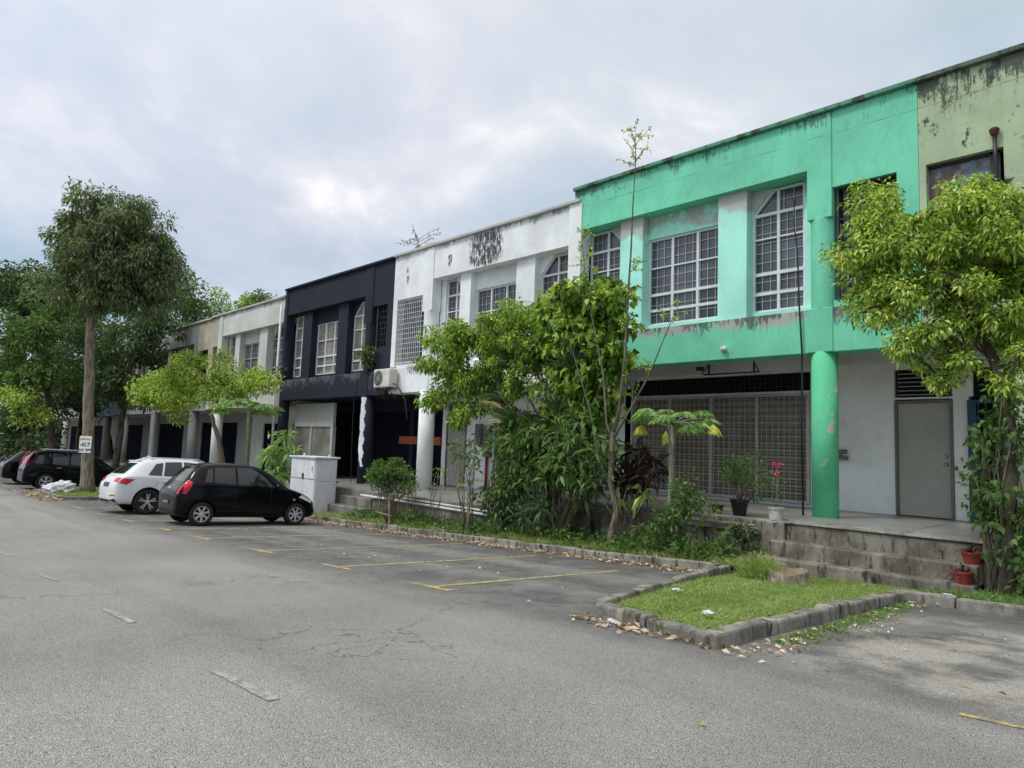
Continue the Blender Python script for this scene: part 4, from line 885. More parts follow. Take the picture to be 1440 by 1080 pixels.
stem([(-7.23, 9.6, -.6), (-7.5, 9.58, -.1), (-7.75, 9.6, .8), (-8.2, 9.6, 1.9), (-8.45, 9.6, 2.6)], .035, .008)
stem([(-7.18, 9.6, .25), (-6.9, 9.62, .7), (-6.5, 9.65, 1.35), (-6.2, 9.65, 2.0), (-5.95, 9.65, 2.5)], .035, .006)
stem([(-7.15, 9.6, -1.1), (-7.6, 9.7, -.7), (-7.65, 9.7, -.2)], .025, .01)
tw = []
for zc, xc, k in ((5.65, -6.86, 9), (5.3, -6.85, 8), (4.1, -8.05, 8), (3.3, -6.9, 6), (2.9, -6.93, 7), (3.6, -7.95, 7), (2.4, -6.1, 6), (1.6, -6.4, 5), (2.0, -7.6, 6), (2.3, -6.98, 7), (1.2, -7.0, 6)):
    for i in range(k):
        a = rnd.uniform(0, 2*PI); L = rnd.uniform(.15, .38); d = (math.cos(a)*L, math.sin(a)*L, rnd.uniform(0, .25)); p = (xc, 9.6, zc+rnd.uniform(-.25, .1)); q = (p[0]+d[0], p[1]+d[1], p[2]+d[2]); b.tube([p, q], [.005, .003], 4); tw.append((p, q))
b.build('stem', M['bark2'], sp_, True); lv = Leaves()
for p, q in tw:
    n = 9; t_ = rng.random(n)*.8+.2; P = np.array(p)+t_[:, None]*(np.array(q)-np.array(p)); D = unit(rng.normal(size=(n, 3))+np.array([0, 0, -.1])); V, F = leaf_quads(P, D, .07, .028); lv.add(V, F)
lv.build('leaves', M['lf_yellow'], sp_)
# right hand tree
T3 = (-1.62, 9.75)
tree('small_tree', 'yellow green tree leaning in from the right edge before the olive shophouse', 'tree', (*T3, gz(*T3)+.1), [(-1.6, 9.75, -.6), (-1.55, 9.8, .2), (-1.62, 9.8, 1.05), (-1.9, 9.85, 1.8), (-2.3, 9.9, 2.5)], (.09, .05),
     [(-2.75, 9.9, 2.8, .8, .75, .75), (-1.95, 9.9, 2.8, .85, .8, .8), (-3.2, 9.8, 3.75, .34, .42, .32), (-3.05, 9.8, 3.3, .42, .5, .4), (-2.1, 9.8, 3.35, .55, .5, .3), (-2.6, 9.8, 1.95, .75, .65, .6), (-1.5, 9.9, 2.0, .75, .7, .9), (-2.3, 9.75, 1.3, .5, .45, .5), (-1.2, 9.9, 2.75, .7, .7, .6), (-3.2, 9.8, 2.1, .36, .4, .3), (-3.3, 9.8, 2.75, .35, .4, .25), (-1.5, 9.55, 1.3, .5, .35, .6)],
     92, 170, .2, .076, .031, M['lf_yellow'], M['bark_dark'], 21, .25, .35, shell=.3)
# creeper on the right
def shrub(name, label, cat, base, ells, per, n_leaf, cr, L, W, lm, bm='bark2', seed=1, grav=.1, up=.3, stems=5, group=None, droop=.2, shell=.4):
    t = thing(name, label, cat, base, 0, group); b = MB(); cents = crown_points(ells, per, seed)
    for c in cents[:60]: limb(b, Vector(base)+Vector((rnd.gauss(0, .04), rnd.gauss(0, .04), -.03)), c, .012, .005, .1, 4)
    b.build('stem', M[bm], t, True); lv = Leaves(); foliage(lv, cents, n_leaf, cr, L, W, droop, grav, 0, up, shell); lv.build('leaves', M[lm], t); return t
shrub('creeper', 'light green creeper climbing the right hand tree beside the blue gate', 'creeper', (-1.75, 9.9, -1.45), [(-1.78, 9.95, .0, .24, .3, .8), (-1.5, 9.75, -.6, .32, .3, .8), (-1.65, 9.8, .5, .32, .3, .5), (-1.4, 9.7, -1.1, .3, .3, .35)], 280, 34, .18, .085, .06, 'lf_mid', seed=31, grav=.5, up=0)
# papaya family
def papaya(label, base, top, Rr, n, yellow=(), petiole=.6, seed=1, droopy=.15, leafR=.3):
    t = thing('papaya_plant', label, 'papaya plant', base); b = MB(); base, top = Vector(base), Vector(top); g = random.Random(seed)
    b.tube([base-Vector((0, 0, .1)), base.lerp(top, .4)+Vector((.03, 0, 0)), top], [Rr*1.2, Rr, Rr*.7], 9); lv = Leaves()
    def leaf(p, out, m, R0, hang):
        # seven-fingered lobed leaf: each finger a pair of folded quads
        out = Vector(out).normalized(); side = out.cross(Vector((0, 0, 1))).normalized()
        P = []; D = []; Ls = []
        for k in range(-4, 5):
            a = k*.46; d = (out*math.cos(a)+side*math.sin(a)); d.z -= hang+abs(k)*.04; P.append(p); D.append(d.normalized()); Ls.append(R0*(1-.07*abs(k)))
            for sgn in (-1, 1):
                d2 = (out*math.cos(a+sgn*.35)+side*math.sin(a+sgn*.35)); d2.z -= hang+.1; P.append(Vector(p)+d.normalized()*R0*.42); D.append(d2.normalized()); Ls.append(R0*.42)
        P = np.array([tuple(q) for q in P]); D = np.array([tuple(q) for q in D]); Ls = np.array(Ls); V, F = leaf_quads(P, D, Ls, Ls*.3, .12, .18); lv.add(V, F, m)
    for i in range(n):
        a = i*2.4+g.uniform(-.2, .2); el = g.uniform(-.1, .75); L = petiole*g.uniform(.7, 1.1); o = Vector((math.cos(a)*math.cos(el), math.sin(a)*math.cos(el), math.sin(el)*.7)); q = top+o*L
        b.tube([top, top+o*L*.5+Vector((0, 0, .03)), q], [.014, .01, .007], 5); leaf(q, (o.x, o.y, 0), 0, leafR*g.uniform(.8, 1.15), droopy+g.uniform(0, .3))
    for (dx, dy, dz, hang) in yellow:
        q = top+Vector((dx, dy, dz)); b.tube([top-Vector((0, 0, .05)), (top+q)/2+Vector((0, 0, .02)), q], [.012, .009, .006], 5); leaf(q, (dx, dy, 0), 1, leafR*.85, hang); leaf(q+Vector((0, 0, -.02)), (dx*.5, dy+.1, 0), 1, leafR*.7, hang+.6)
    b.build('stem', M['stemgreen'], t, True); lv.build('leaves', [M['lf_mid2'], M['lf_yel']], t); return t
M['lf_mid2'] = leafmat('papaya_leaves', [S(88, 122, 54), S(112, 146, 70), S(134, 164, 86)], .4)
papaya('papaya plant with three yellow hanging leaves before the green arcade', (-6.33, 10.0, gz(-6.3, 10)+.1), (-6.26, 10.0, .52), .05, 15, [(.72, .05, .0, 1.0), (-.05, -.12, -.12, 3.5), (-.55, -.1, -.02, 1.0)], .62, 4)
papaya('papaya plant with a flat green leaf umbrella behind the black hatchback', (-22.6, 9.8, gz(-23, 9.8)+.1), (-22.75, 9.8, 1.0), .07, 16, [], .95, 9, .1, .5)
shrub('leafy_plant', 'leafy plant with long drooping leaves between hatchback and cabinet', 'plant', (-19.3, 9.35, gz(-19.3, 9.4)+.1), [(-19.6, 9.4, -.35, .8, .5, .5), (-19.5, 9.4, -1.0, .6, .4, .4)], 48, 26, .2, .42, .085, 'lf_mid2', seed=65, grav=.45, up=.35, droop=.35)
papaya('slim papaya sapling with one yellow leaf by the white column', (-10.69, 9.35, gz(-10.7, 9.35)+.1), (-10.66, 9.35, -.75), .03, 3, [(-.4, .05, .25, 2.0)], .3, 17, .3, .16)
shrub('sapling', 'thin green sapling with sparse leaves by the low white terrace wall', 'sapling', (-10.75, 9.4, gz(-10.7, 9.4)+.1), [(-10.5, 9.4, -.3, .3, .2, .25), (-11.25, 9.4, -.15, .35, .2, .3), (-10.8, 9.4, .0, .2, .2, .2)], 300, 14, .12, .12, .05, 'lf_mid', seed=41)
# fan palm
fp = thing('fan_palm', 'dark green fan palm in the thicket between white and green shophouses', 'palm', (-8.95, 9.95, gz(-9, 10)+.1)); b = MB(); lv = Leaves()
def fan(hub, tip, Rf, m=0, n=22, spread=2.6):
    hub, tip = Vector(hub), Vector(tip); ax = (tip-hub).normalized(); b.tube([hub, (hub+tip)/2+Vector((0, 0, .05)), tip], [.018, .013, .01], 5)
    nrm = ax.cross(Vector((rnd.gauss(0, .3), rnd.gauss(0, .3), 1))).normalized(); P = []; D = []
    for k in range(n):
        a = (k/(n-1)-.5)*spread; d = ax*math.cos(a)+nrm*math.sin(a); d.z -= .12; P.append(tuple(tip)); D.append(tuple(d.normalized()))
    V, F = leaf_quads(np.array(P), np.array(D), Rf*rng.uniform(.85, 1.05, n), Rf*.11, .4, .12); lv.add(V, F, m)
for tip, Rf in (((-9.5, 9.7, 1.15), .7), ((-10.2, 9.8, 1.0), .65), ((-9.3, 9.9, 1.75), .75), ((-8.3, 9.8, 1.5), .7), ((-8.5, 9.6, .7), .6), ((-9.9, 9.8, 1.6), .65), ((-8.0, 10, 1.0), .6), ((-9.6, 9.6, .5), .6), ((-8.7, 10.2, 2.0), .7)): fan((-9.0, 10, .1), tip, Rf)
fan((-9.0, 10, .1), (-10.0, 9.6, .8), .6, 1, 10, 1.1); fan((-9.0, 10, .1), (-9.9, 9.65, .5), .55, 1, 8, .9); b.tube([(-8.95, 9.95, -1.9), (-9.0, 10, .2)], [.1, .08], 9)
b.build('stem', M['bark_dark'], fp, True); lv.build('leaves', [M['lf_palm'], M['lf_cream']], fp)
# bushes of the verge
BG = 'bushes on the verge'
shrub('bush', 'broad leaved dark green bush at the foot of the fan palm', 'bush', (-8.6, 9.75, gz(-8.6, 9.8)+.1), [(-8.7, 9.75, -.15, 1.1, .45, .85), (-8.0, 9.7, -.1, .65, .4, .8), (-9.6, 9.8, .1, .7, .4, .6)], 95, 50, .28, .22, .07, 'lf_mid', seed=51, grav=.35, up=.1)
shrub('bush', 'low strappy dark green bush beneath the broad leaved thicket', 'bush', (-8.9, 9.55, gz(-8.9, 9.5)+.1), [(-8.85, 9.55, -1.25, .6, .3, .4)], 120, 40, .22, .34, .04, 'lf_dark', seed=52, grav=.2, up=.4)
shrub('bush', 'creeper covered bush hanging on the white grille gate', 'bush', (-10.6, 10.0, gz(-10.6, 10)+.1), [(-10.0, 9.95, .1, .6, .3, .9), (-10.3, 9.75, -.9, .45, .25, .7), (-9.7, 9.8, -.8, .5, .3, .6)], 150, 38, .22, .13, .06, 'lf_mid', seed=53, grav=.4, up=0)
shrub('bush', 'green bush with small yellow flowers at the green terrace wall', 'bush', (-5.95, 9.75, gz(-6, 9.7)+.1), [(-5.85, 9.85, -.75, .42, .35, .45), (-6.3, 9.6, -1.25, .6, .35, .35), (-5.95, 9.75, -1.2, .45, .35, .45)], 170, 60, .17, .085, .035, 'lf_bright2' if False else 'lf_mid', seed=54, up=.3)
shrub('bush', 'small leafy bush below the potted shrub on the stained wall', 'bush', (-5.0, 10.1, gz(-5, 10)+.1), [(-5.05, 10.15, -1.25, .22, .2, .32)], 700, 35, .14, .09, .035, 'lf_dark', seed=55, grav=.4, up=.1)
shrub('bush', 'narrow leaved green weed with long drooping blades by the wall', 'bush', (-5.3, 9.7, gz(-5.3, 9.7)+.1), [(-5.35, 9.75, -1.35, .3, .25, .3)], 150, 12, .2, .28, .07, 'lf_mid', seed=56, grav=.2, up=.4)
bs = shrub('clipped_bush', 'round clipped green bush on a bundle of tied sticks', 'bush', (-13.62, 9.45, gz(-13.6, 9.5)+.1), [(-13.75, 9.5, -.75, .62, .5, .42)], 230, 90, .2, .085, .045, 'lf_mid', seed=57, up=.4)
b = MB()
for k in range(12): a = rnd.uniform(-.25, .25); b.tube([(-13.62+a, 9.45+rnd.uniform(-.15, .15), -1.25), (-13.62+a*.5+rnd.uniform(-.2, .2), 9.45+rnd.uniform(-.2, .2), -2.0)], 0.012, 5)
b.tube([(-13.45, 9.3, -1.15), (-13.25, 9.2, -1.92)], .03, 6); b.tube([(-13.9, 9.25, -1.62), (-13.25, 9.25, -1.66)], .022, 6); b.build('stick', M['wood_pale'], bs)
shrub('small_shrub', 'little upright shrub beside the white column base', 'shrub', (-12.7, 9.5, gz(-12.7, 9.5)+.1), [(-12.75, 9.5, -.9, .25, .2, .6)], 260, 18, .13, .07, .03, 'lf_mid', seed=58, up=.4)
shrub('small_shrub', 'feathery young shrub at the corner of the white terrace', 'shrub', (-12.1, 9.6, gz(-12.1, 9.6)+.1), [(-12.1, 9.65, -.75, .4, .25, .5)], 110, 12, .16, .09, .035, 'lf_bright', seed=59, up=.3)
for k, (x, lab) in enumerate([(-12.35, 'low weedy clump of light leaves right of the tied sticks'), (-9.75, 'low green clump between the two terrace walls')]):
    shrub('weed_clump', lab, 'weeds', (x, 9.5, gz(x, 9.5)+.1), [(x, 9.5, -1.65, .5, .25, .22)], 170, 24, .14, .1, .05, 'lf_mid', seed=60+k, up=.4, group='weed clumps on the verge')
shrub('cordyline', 'dark purple leaved cordyline at the green terrace edge', 'plant', (-7.0, 10.15, gz(-7, 10.1)+.1), [(-7.05, 10.15, -.35, .42, .3, .45)], 260, 22, .16, .36, .07, 'lf_purple', seed=62, grav=.25, up=.35)
sh = shrub('variegated_plant', 'plant with large pale yellow green leaves under the purple cordyline', 'plant', (-7.25, 9.95, gz(-7.2, 9.9)+.1), [(-7.15, 9.95, -.75, .5, .25, .16)], 260, 9, .14, .24, .11, 'lf_pale', seed=63, grav=.6, up=.2)
# potted plants
def pot(name, label, c, r0, r1, h, m, cat='flower pot', group=None):
    t = thing(name, label, cat, c, 0, group); b = MB(); b.lathe([(0, .0), (r0, .0), (r1, h), (r1+.012, h), (r1+.012, h+.025), (r1-.012, h+.025), (r1-.02, h-.03), (0, h-.03)], 20, 0, c); b.build('pot', M[m], t); return t
p = pot('potted_shrub', 'black pot holding a dense green shrub on the terrace ledge', (-5.45, 10.8, FZ), .1, .15, .24, 'pot_black', 'potted plant')
b = MB(); cents = crown_points([(-5.35, 10.8, -.3, .5, .4, .4), (-5.5, 10.8, -.05, .25, .25, .3)], 190, 71)
for c in cents[:40]: limb(b, (-5.45, 10.8, -.78), c, .01, .004, .1, 4)
b.build('stem', M['bark2'], p, True); lv = Leaves(); foliage(lv, cents, 45, .15, .08, .028, .2, .05, 0, .4); lv.build('leaves', M['lf_mid'], p)
p = pot('potted_rose', 'dirty white tub with a thin pink flowering rose by the column', (-4.78, 10.7, FZ), .1, .11, .17, 'pot_white', 'potted plant')
b = MB(); b.tube([(-4.78, 10.7, FZ+.12), (-4.76, 10.7, -.5), (-4.77, 10.7, -.12)], [.008, .007, .004], 6); b.tube([(-4.77, 10.7, -.5), (-4.83, 10.7, -.3)], .004, 5); b.build('stem', M['stemgreen'], p)
lv = Leaves(); P, d = clump(60, (-4.77, 10.7, -.5), .12, 2.2); V, F = leaf_quads(P, unit(d+.2), .05, .025); lv.add(V, F); lv.build('leaves', M['lf_mid'], p)
for c in ((-4.8, 10.7, -.09), (-4.71, 10.7, -.1), (-4.76, 10.7, -.24)):
    lv = Leaves(); P, d = clump(26, c, .018, 1); V, F = leaf_quads(P, unit(d+np.array([0, 0, .3])), .035, .035); lv.add(V, F); lv.build('flower', M['flower'], p)
RP = 'red flower pots on the steps'
for lab, c in (('lower red pot with spiky plant on the bottom step', (-2.14, 10.13, -1.47)), ('upper red pot with spiky plant on the second step', (-2.1, 10.42, -1.25))):
    p = pot('flower_pot', lab, c, .085, .11, .13, 'pot_red', 'flower pot', RP)
    lv = Leaves(); P = np.tile(np.array([c[0], c[1], c[2]+.12]), (34, 1)); D = unit(rng.normal(size=(34, 3))+np.array([-.2, 0, 1.0])); V, F = leaf_quads(P, D, rng.uniform(.14, .3, 34), .02, .3, .5); lv.add(V, F); lv.build('leaves', M['lf_purple'], p)
p = pot('clay_pot', 'small brown clay pot on the ledge left of the black pot', (-5.85, 10.8, FZ), .07, .1, .12, 'rust'); 
# ledge plants
shrub('ledge_plant', 'small green plant growing from the black facade ledge', 'plant', (-18.95, 11.95, FB+BT), [(-18.95, 11.8, FB+BT+.45, .34, .25, .42)], 190, 50, .18, .13, .07, 'lf_mid', seed=81, up=.3)
shrub('ledge_plant', 'tiny green plant on the ledge at the left end of the black facade', 'plant', (-24.9, 11.95, FB+BT), [(-24.85, 11.85, FB+BT+.35, .22, .15, .35)], 230, 30, .16, .12, .06, 'lf_dark', seed=82, up=.3)
rp = thing('roof_sapling', 'sparse twiggy sapling growing from the white parapet top', 'plant', (-16.6, 12.1, FW+TOP+.05)); b = MB(); lv = Leaves()
b.tube([(-16.6, 12.1, FW+TOP), (-16.8, 12.1, FW+TOP+.5), (-17.05, 12.1, FW+TOP+1.0)], [.015, .01, .005], 5)
for k in range(12):
    a = rnd.uniform(-1.1, 1.1); p0 = Vector((-16.65, 12.1, FW+TOP+.1+.03*k)); q = p0+Vector((math.sin(a)*1.0, rnd.uniform(-.3, .3), .1+.3*math.cos(a)*rnd.random())); b.tube([p0, (p0+q)/2+Vector((0, 0, .05)), q], [.008, .005, .003], 4)
    P = np.array([tuple(p0.lerp(q, s)) for s in np.linspace(.4, 1, 8)]); V, F = leaf_quads(P, unit(rng.normal(size=(8, 3))), .09, .04); lv.add(V, F)
b.build('stem', M['bark_dark'], rp); lv.build('leaves', M['lf_olive'], rp)
# stump
su = thing('tree_stump', 'short sawn tree stump in the grass at the steps', 'tree stump', (-3.85, 8.9, gz(-3.85, 8.9)+.03)); b = MB()
for k in range(1):
    n = 22; vs = []; zz0 = gz(-3.85, 8.9)-.02
    for h, s in ((0, 1.25), (.07, 1.05), (.14, .98), (.19, .93)):
        for i in range(n): a = 2*PI*i/n; r = .27*s*(1+.1*math.sin(3*a)+.06*math.sin(7*a+1)); vs.append((-3.85+r*math.cos(a), 8.9+r*math.sin(a), zz0+h+(.03*math.sin(2*a) if h > .15 else 0)))
    fs = [(r*n+i, r*n+(i+1) % n, (r+1)*n+(i+1) % n, (r+1)*n+i) for r in range(3) for i in range(n)]; b.add(vs, fs)
b.build('bark', M['tree_bark'], su, True); b = MB(); b.add([(v[0], v[1], v[2]-.004) for v in vs[-n:]], [list(range(n))]); b.build('cut_face', M['wood_pale'], su)
lv = Leaves(); n = 2600; P, d = clump(n, (-4.15, 8.78, gz(-4.1, 8.8)+.10), .30, .75, .2); D = unit(d*.6+rng.normal(size=(n, 3))*.3+np.array([0, 0, .9])); V, F = leaf_quads(P, D, .16, .008, .2, .5); lv.add(V, F)
tag(lv.build('grass_tuft', M['grass']), 'shaggy bright grass tuft leaning on the tree stump', 'grass tuft')

# ---- trees behind and far left
BGT = 'trees at the far end of the row'
def bgtree(label, x, y, h, w, lm='lf_bg', seed=1, cz=.6, per=None, tr=.22, L=.34):
    z = gz(x, y); e = []; g = random.Random(seed)
    for k in range(6): a = g.uniform(0, 6.28); q = g.uniform(0, .55)*w; e.append((x+math.cos(a)*q, y+math.sin(a)*q, z+h*(cz+g.uniform(-.17, .2)), w*g.uniform(.4, .65), w*g.uniform(.4, .65), h*(1-cz)*g.uniform(.4, .6)))
    v = sum(a[3]*a[4]*a[5] for a in e)
    tree('background_tree', label, 'tree', (x, y, z), [(x+.1, y, z+h*.25), (x, y, z+h*.5), (x, y, z+h*.7)], (tr, tr*.4), e, 62/v, 120, w*.27, L, L*.42, M[lm], M['bark_dark'], seed, .2, .25, BGT)
def bgtree2(label, base, ells, per, n_leaf, cr, L, lm, seed, tr=.2):
    b0 = Vector((*base, gz(*base))); top = Vector(ells[0][:3])
    tree('background_tree', label, 'tree', tuple(b0), [tuple(b0.lerp(top, .3)), tuple(b0.lerp(top, .6)), tuple(b0.lerp(top, .9))], (tr, tr*.4), ells, per, n_leaf, cr, L, L*.42, M[lm], M['bark_dark'], seed, .2, .25, BGT)
bgtree2('bushy mid green tree rising behind the dirty white shophouse roof', (-67, 30), [(-67, 30, 13.2, 2.4, 2.4, 2.0), (-66, 30.5, 12.0, 2.6, 2.2, 2.0)], .9, 130, 1.0, .4, 'lf_bg', 101)
bgtree2('rounded tree second from the right behind the grey roofs', (-70.5, 27.5), [(-70, 27.5, 13.6, 2.6, 2.6, 2.2), (-69, 28.5, 12.0, 2.4, 2.2, 2.0)], .9, 130, 1.0, .4, 'lf_m1', 102)
bgtree2('pale feathery tree behind the grey roofs next to the tall tree crown', (-74, 24), [(-73.5, 24, 14.6, 2.6, 2.6, 3.0), (-73, 25, 11.5, 3, 2.5, 2.5), (-72, 25.5, 13.5, 2, 2, 2.2)], .6, 130, 1.1, .42, 'lf_bg', 103)
bgtree2('dense dark tree right of the tall trunk, behind the forked small tree', (-37.3, 9.6), [(-37.4, 10.0, 4.7, 2.2, 1.7, 1.6), (-37.2, 10.4, 2.2, 2.0, 1.6, 1.4), (-36.0, 10.8, 6.3, 1.7, 1.3, 1.7), (-38.8, 9.0, 3.2, 1.6, 1.5, 1.5)], 4.5, 130, .6, .24, 'lf_dark', 104)
bgtree2('mid green broad tree left of the tall trunk above the black car', (-38.2, 7.4), [(-38.3, 6.2, 5.3, 1.9, 1.7, 1.0), (-39.1, 5.4, 4.2, 1.9, 1.7, 1.2), (-38.2, 6.8, 2.7, 1.7, 1.6, 1.2), (-39.2, 5.4, 2.4, 1.5, 1.5, .9)], 4.5, 130, .6, .24, 'lf_mid', 105)
bgtree2('tall dark tree at the left edge showing above the others', (-54.5, 8.4), [(-54.5, 7.7, 9.6, 3.0, 2.4, 1.5), (-55.3, 7.0, 9.4, 2.2, 2, 1.2), (-53, 8.6, 7.5, 3, 2.4, 2.2)], 2.4, 130, .8, .3, 'lf_dark', 106, .3)
bgtree2('yellowish small tree at the far left above the black car', (-37, 6.4), [(-36.9, 5.3, 1.5, 1.2, 1.1, .8), (-37.2, 6.0, .7, .9, .9, .6)], 9, 120, .45, .16, 'lf_yellow', 107, .12)
bgtree2('dark leaning tree at the left behind the yellowish one', (-46, 8.8), [(-46.5, 8.2, 2.2, 2.2, 1.8, 2.0), (-47.5, 7.5, 4.5, 2.4, 2, 1.6)], 3.5, 130, .7, .27, 'lf_dark', 108)
bgtree2('low dark hedge tree at the left edge behind the cut off car', (-46, 7.0), [(-46, 6.9, -.7, 1.6, 1.0, 1.0), (-47, 6.6, .6, 1.8, 1.2, 1.2), (-52, 8.2, 1.0, 2.2, 1.4, 2.2), (-44.5, 7.6, -.2, 1.4, 1.0, 1.1)], 5, 120, .7, .26, 'lf_dark', 112, .12)
bgtree2('far green tree closing the end of the road', (-96, 6.5), [(-96, 6.5, 7, 5, 5, 4), (-93, 8, 5, 4, 4, 3)], .4, 130, 1.6, .6, 'lf_mid', 109)
bgtree2('mid green tree top between the tall tree crown and the far dark crown', (-52, 13.5), [(-52, 10.5, 9.5, 2.6, 2.2, 2.2), (-51, 11, 7, 2.6, 2, 2)], 2.2, 130, .8, .3, 'lf_bg', 110)
bgtree2('dark tree filling the gap behind the tall trunk', (-48, 10.3), [(-48, 10.3, 5.0, 2.4, 1.6, 2.6), (-47, 10.4, 2.2, 2.0, 1.5, 2.0)], 3, 130, .7, .27, 'lf_dark', 111)

# ------------------------------------------------------------------ grass, litter, rubbish
islp = [(-3.78, 5.0), (-2.70, 4.82), (-2.56, 8.6), (-2.45, 10.0), (-4.85, 10.0), (-4.7, 9.1), (-4.36, 7.4), (-4.0, 5.9)]
tag(blades('island_grass', 52000, inpoly(islp), .05, .008, M['grass'], dz=0, lean=.9, top=itop), 'short bright green grass on the kerbed island', 'grass', kind='stuff')
def clumpy(x0, x1, y0, y1, sc=1.2, seed=0):
    g = np.random.default_rng(seed); c = np.column_stack([g.uniform(x0, x1, 60), g.uniform(y0, y1, 60)])
    def f(n):
        i = g.integers(0, 60, n); q = c[i]+g.normal(size=(n, 2))*np.array([.35*sc, .16]); return q[(q[:, 1] > y0) & (q[:, 1] < y1)]
    return f
tag(blades('verge_grass', 30000, clumpy(-18, -5, 9.18, 10.2, 1.0, 3), .16, .012, M['grass'], dz=.1, lean=.7), 'weedy green grass along the verge below the terraces', 'grass', kind='stuff')
tag(blades('right_verge_grass', 9000, clumpy(-2.2, 1.5, 8.8, 10.3, .6, 4), .11, .014, M['weed'], dz=.05, lean=.8), 'low green weeds right of the steps', 'grass', kind='stuff')
tag(blades('far_island_grass', 7000, inpoly([(-28.5, 5.06), (-24.65, 5.06), (-24.6, 9), (-28.5, 9)]), .1, .02, M['grass'], dz=.1), 'grass on the far island around the tall tree', 'grass', kind='stuff')
tag(blades('kerb_weeds', 1800, lambda n: np.column_stack([-2.38+np.abs(rng.normal(size=n))*.12, rng.uniform(5.2, 8.5, n)]), .045, .012, M['weed'], dz=0.0, lean=1.2), 'small weeds at the foot of the island kerb', 'weeds', kind='stuff')
lv = Leaves(); g_ = np.random.default_rng(5); cs = []
for k in range(150):
    x = g_.uniform(-15.2, -4.9); y = g_.uniform(9.3, 10.0 if x < -10.3 else 10.4); cs.append((x, y, gz(x, y)+.1+g_.uniform(.03, .22)))
foliage(lv, np.array(cs), 34, .17, .11, .045, .2, .1, 0, .5); tag(lv.build('verge_weeds', M['lf_mid']), 'tangled leafy weeds along the foot of the terrace walls', 'weeds', kind='stuff')
def flat_leaves(n, region, L=.09, dz=.012):
    xy = region(n); n = len(xy); P = np.column_stack([xy, np.array([gz(a, c) for a, c in xy])+dz+rng.random(n)*.02]); D = unit(np.column_stack([rng.normal(size=(n, 2)), rng.normal(size=n)*.18])); return leaf_quads(P, D, L*rng.uniform(.5, 1.4, n), L*.5, .25, .05)
lv = Leaves(); V, F = flat_leaves(1700, lambda n: np.column_stack([rng.uniform(-18, -5, n), 8.96-np.abs(rng.normal(size=n))*.15]), .07); lv.add(V, F)
V, F = flat_leaves(170, lambda n: np.column_stack([-2.34+np.abs(rng.normal(size=n))*.16, rng.uniform(4.5, 8.6, n)]), .05); lv.add(V, F)
V, F = flat_leaves(160, lambda n: np.column_stack([rng.uniform(-3.9, -2.4, n), 4.72-np.abs(rng.normal(size=n))*.09-.1*0]), .07); lv.add(V, F)
V, F = flat_leaves(130, lambda n: np.column_stack([rng.uniform(-14, -4, n), rng.uniform(4.8, 9, n)]), .045); lv.add(V, F)
V, F = flat_leaves(60, lambda n: np.column_stack([rng.uniform(-2.2, 2, n), rng.uniform(4.4, 8.5, n)]), .055); lv.add(V, F)
V, F = flat_leaves(500, lambda n: np.column_stack([rng.uniform(-29, -24, n), 4.85-np.abs(rng.normal(size=n))*.2]), .12); lv.add(V, F)
V, F = flat_leaves(500, lambda n: np.column_stack([rng.uniform(-16, -5, n), rng.uniform(9.2, 10.1, n)]), .09, .12); lv.add(V, F)
tag(lv.build('leaf_litter', M['litter']), 'dry pinkish brown fallen leaves along the kerbs', 'leaves', kind='stuff')
LT = 'scraps of white litter'
for k, (x, y, r, dz, lab) in enumerate([(-3.5, 4.7, .075, 0, 'crumpled white plastic cup on the road at the island corner'), (-3.75, 6.15, .045, .13, 'white scrap of paper on the island grass near its left edge'), (-2.9, 5.2, .055, .13, 'white scrap of paper on the island grass near the front kerb'),
        (-6.9, 6.3, .03, 0, 'tiny white scrap in the empty bay beside the yellow line'), (-2.0, 8.8, .05, .10, 'white scrap lying on the kerb right of the steps'), (-9.2, 5.6, .03, 0, 'tiny white scrap lying between two yellow bay lines')]):
    tag(blob('litter_scrap', M['trash'], (x, y, gz(x, y)+dz+r*.2), (r, r*.6, r*.3), 40+k, 3, .8), lab, 'litter', LT)
lv = Leaves(); P = np.array([[-1.75, 3.05, gz(-1.75, 3.05)+.01]]); V, F = leaf_quads(P, unit(np.array([[1., .4, .1]])), .05, .035); lv.add(V, F); tag(lv.build('fallen_leaf', M['lf_yel']), 'single orange leaf lying on the open road in front', 'leaf')

# ------------------------------------------------------------------ cars
def paint(name, col, rough=.25):
    t = NT(name); c = var(t, col, .06, 2.0); t.fin(c, .1 if max(col) < .1 else rough, 0, .22 if max(col) < .1 else .5); t.p.inputs['Coat Weight'].default_value = .0 if max(col) < .1 else .3; t.p.inputs['Coat Roughness'].default_value = .05; return t.mat
M['carblack'] = paint('black_car_paint', (.0035, .004, .006), .35); M['carwhite'] = paint('white_car_paint', S(226, 229, 232, .95))
M['carglass'] = glass('tinted_car_glass', (.006, .008, .011), .03); M['rubber'] = plain('tyre_rubber', (.014, .014, .015), .85); M['archblack'] = plain('black_car_plastic', (.015, .015, .016), .6)
M['alloy'] = plain('silver_alloy', S(196, 196, 198), .4, .25); M['redlamp'] = plain('red_tail_lamp', S(196, 22, 34), .12, 0, .1, 30); M['chrome'] = plain('chrome', S(210, 210, 212), .15, 1.0)
M['clearlamp'] = plain('clear_lamp', S(216, 216, 220), .12); M['plate'] = plain('number_plate', (.02, .02, .022), .4)
CS = .875
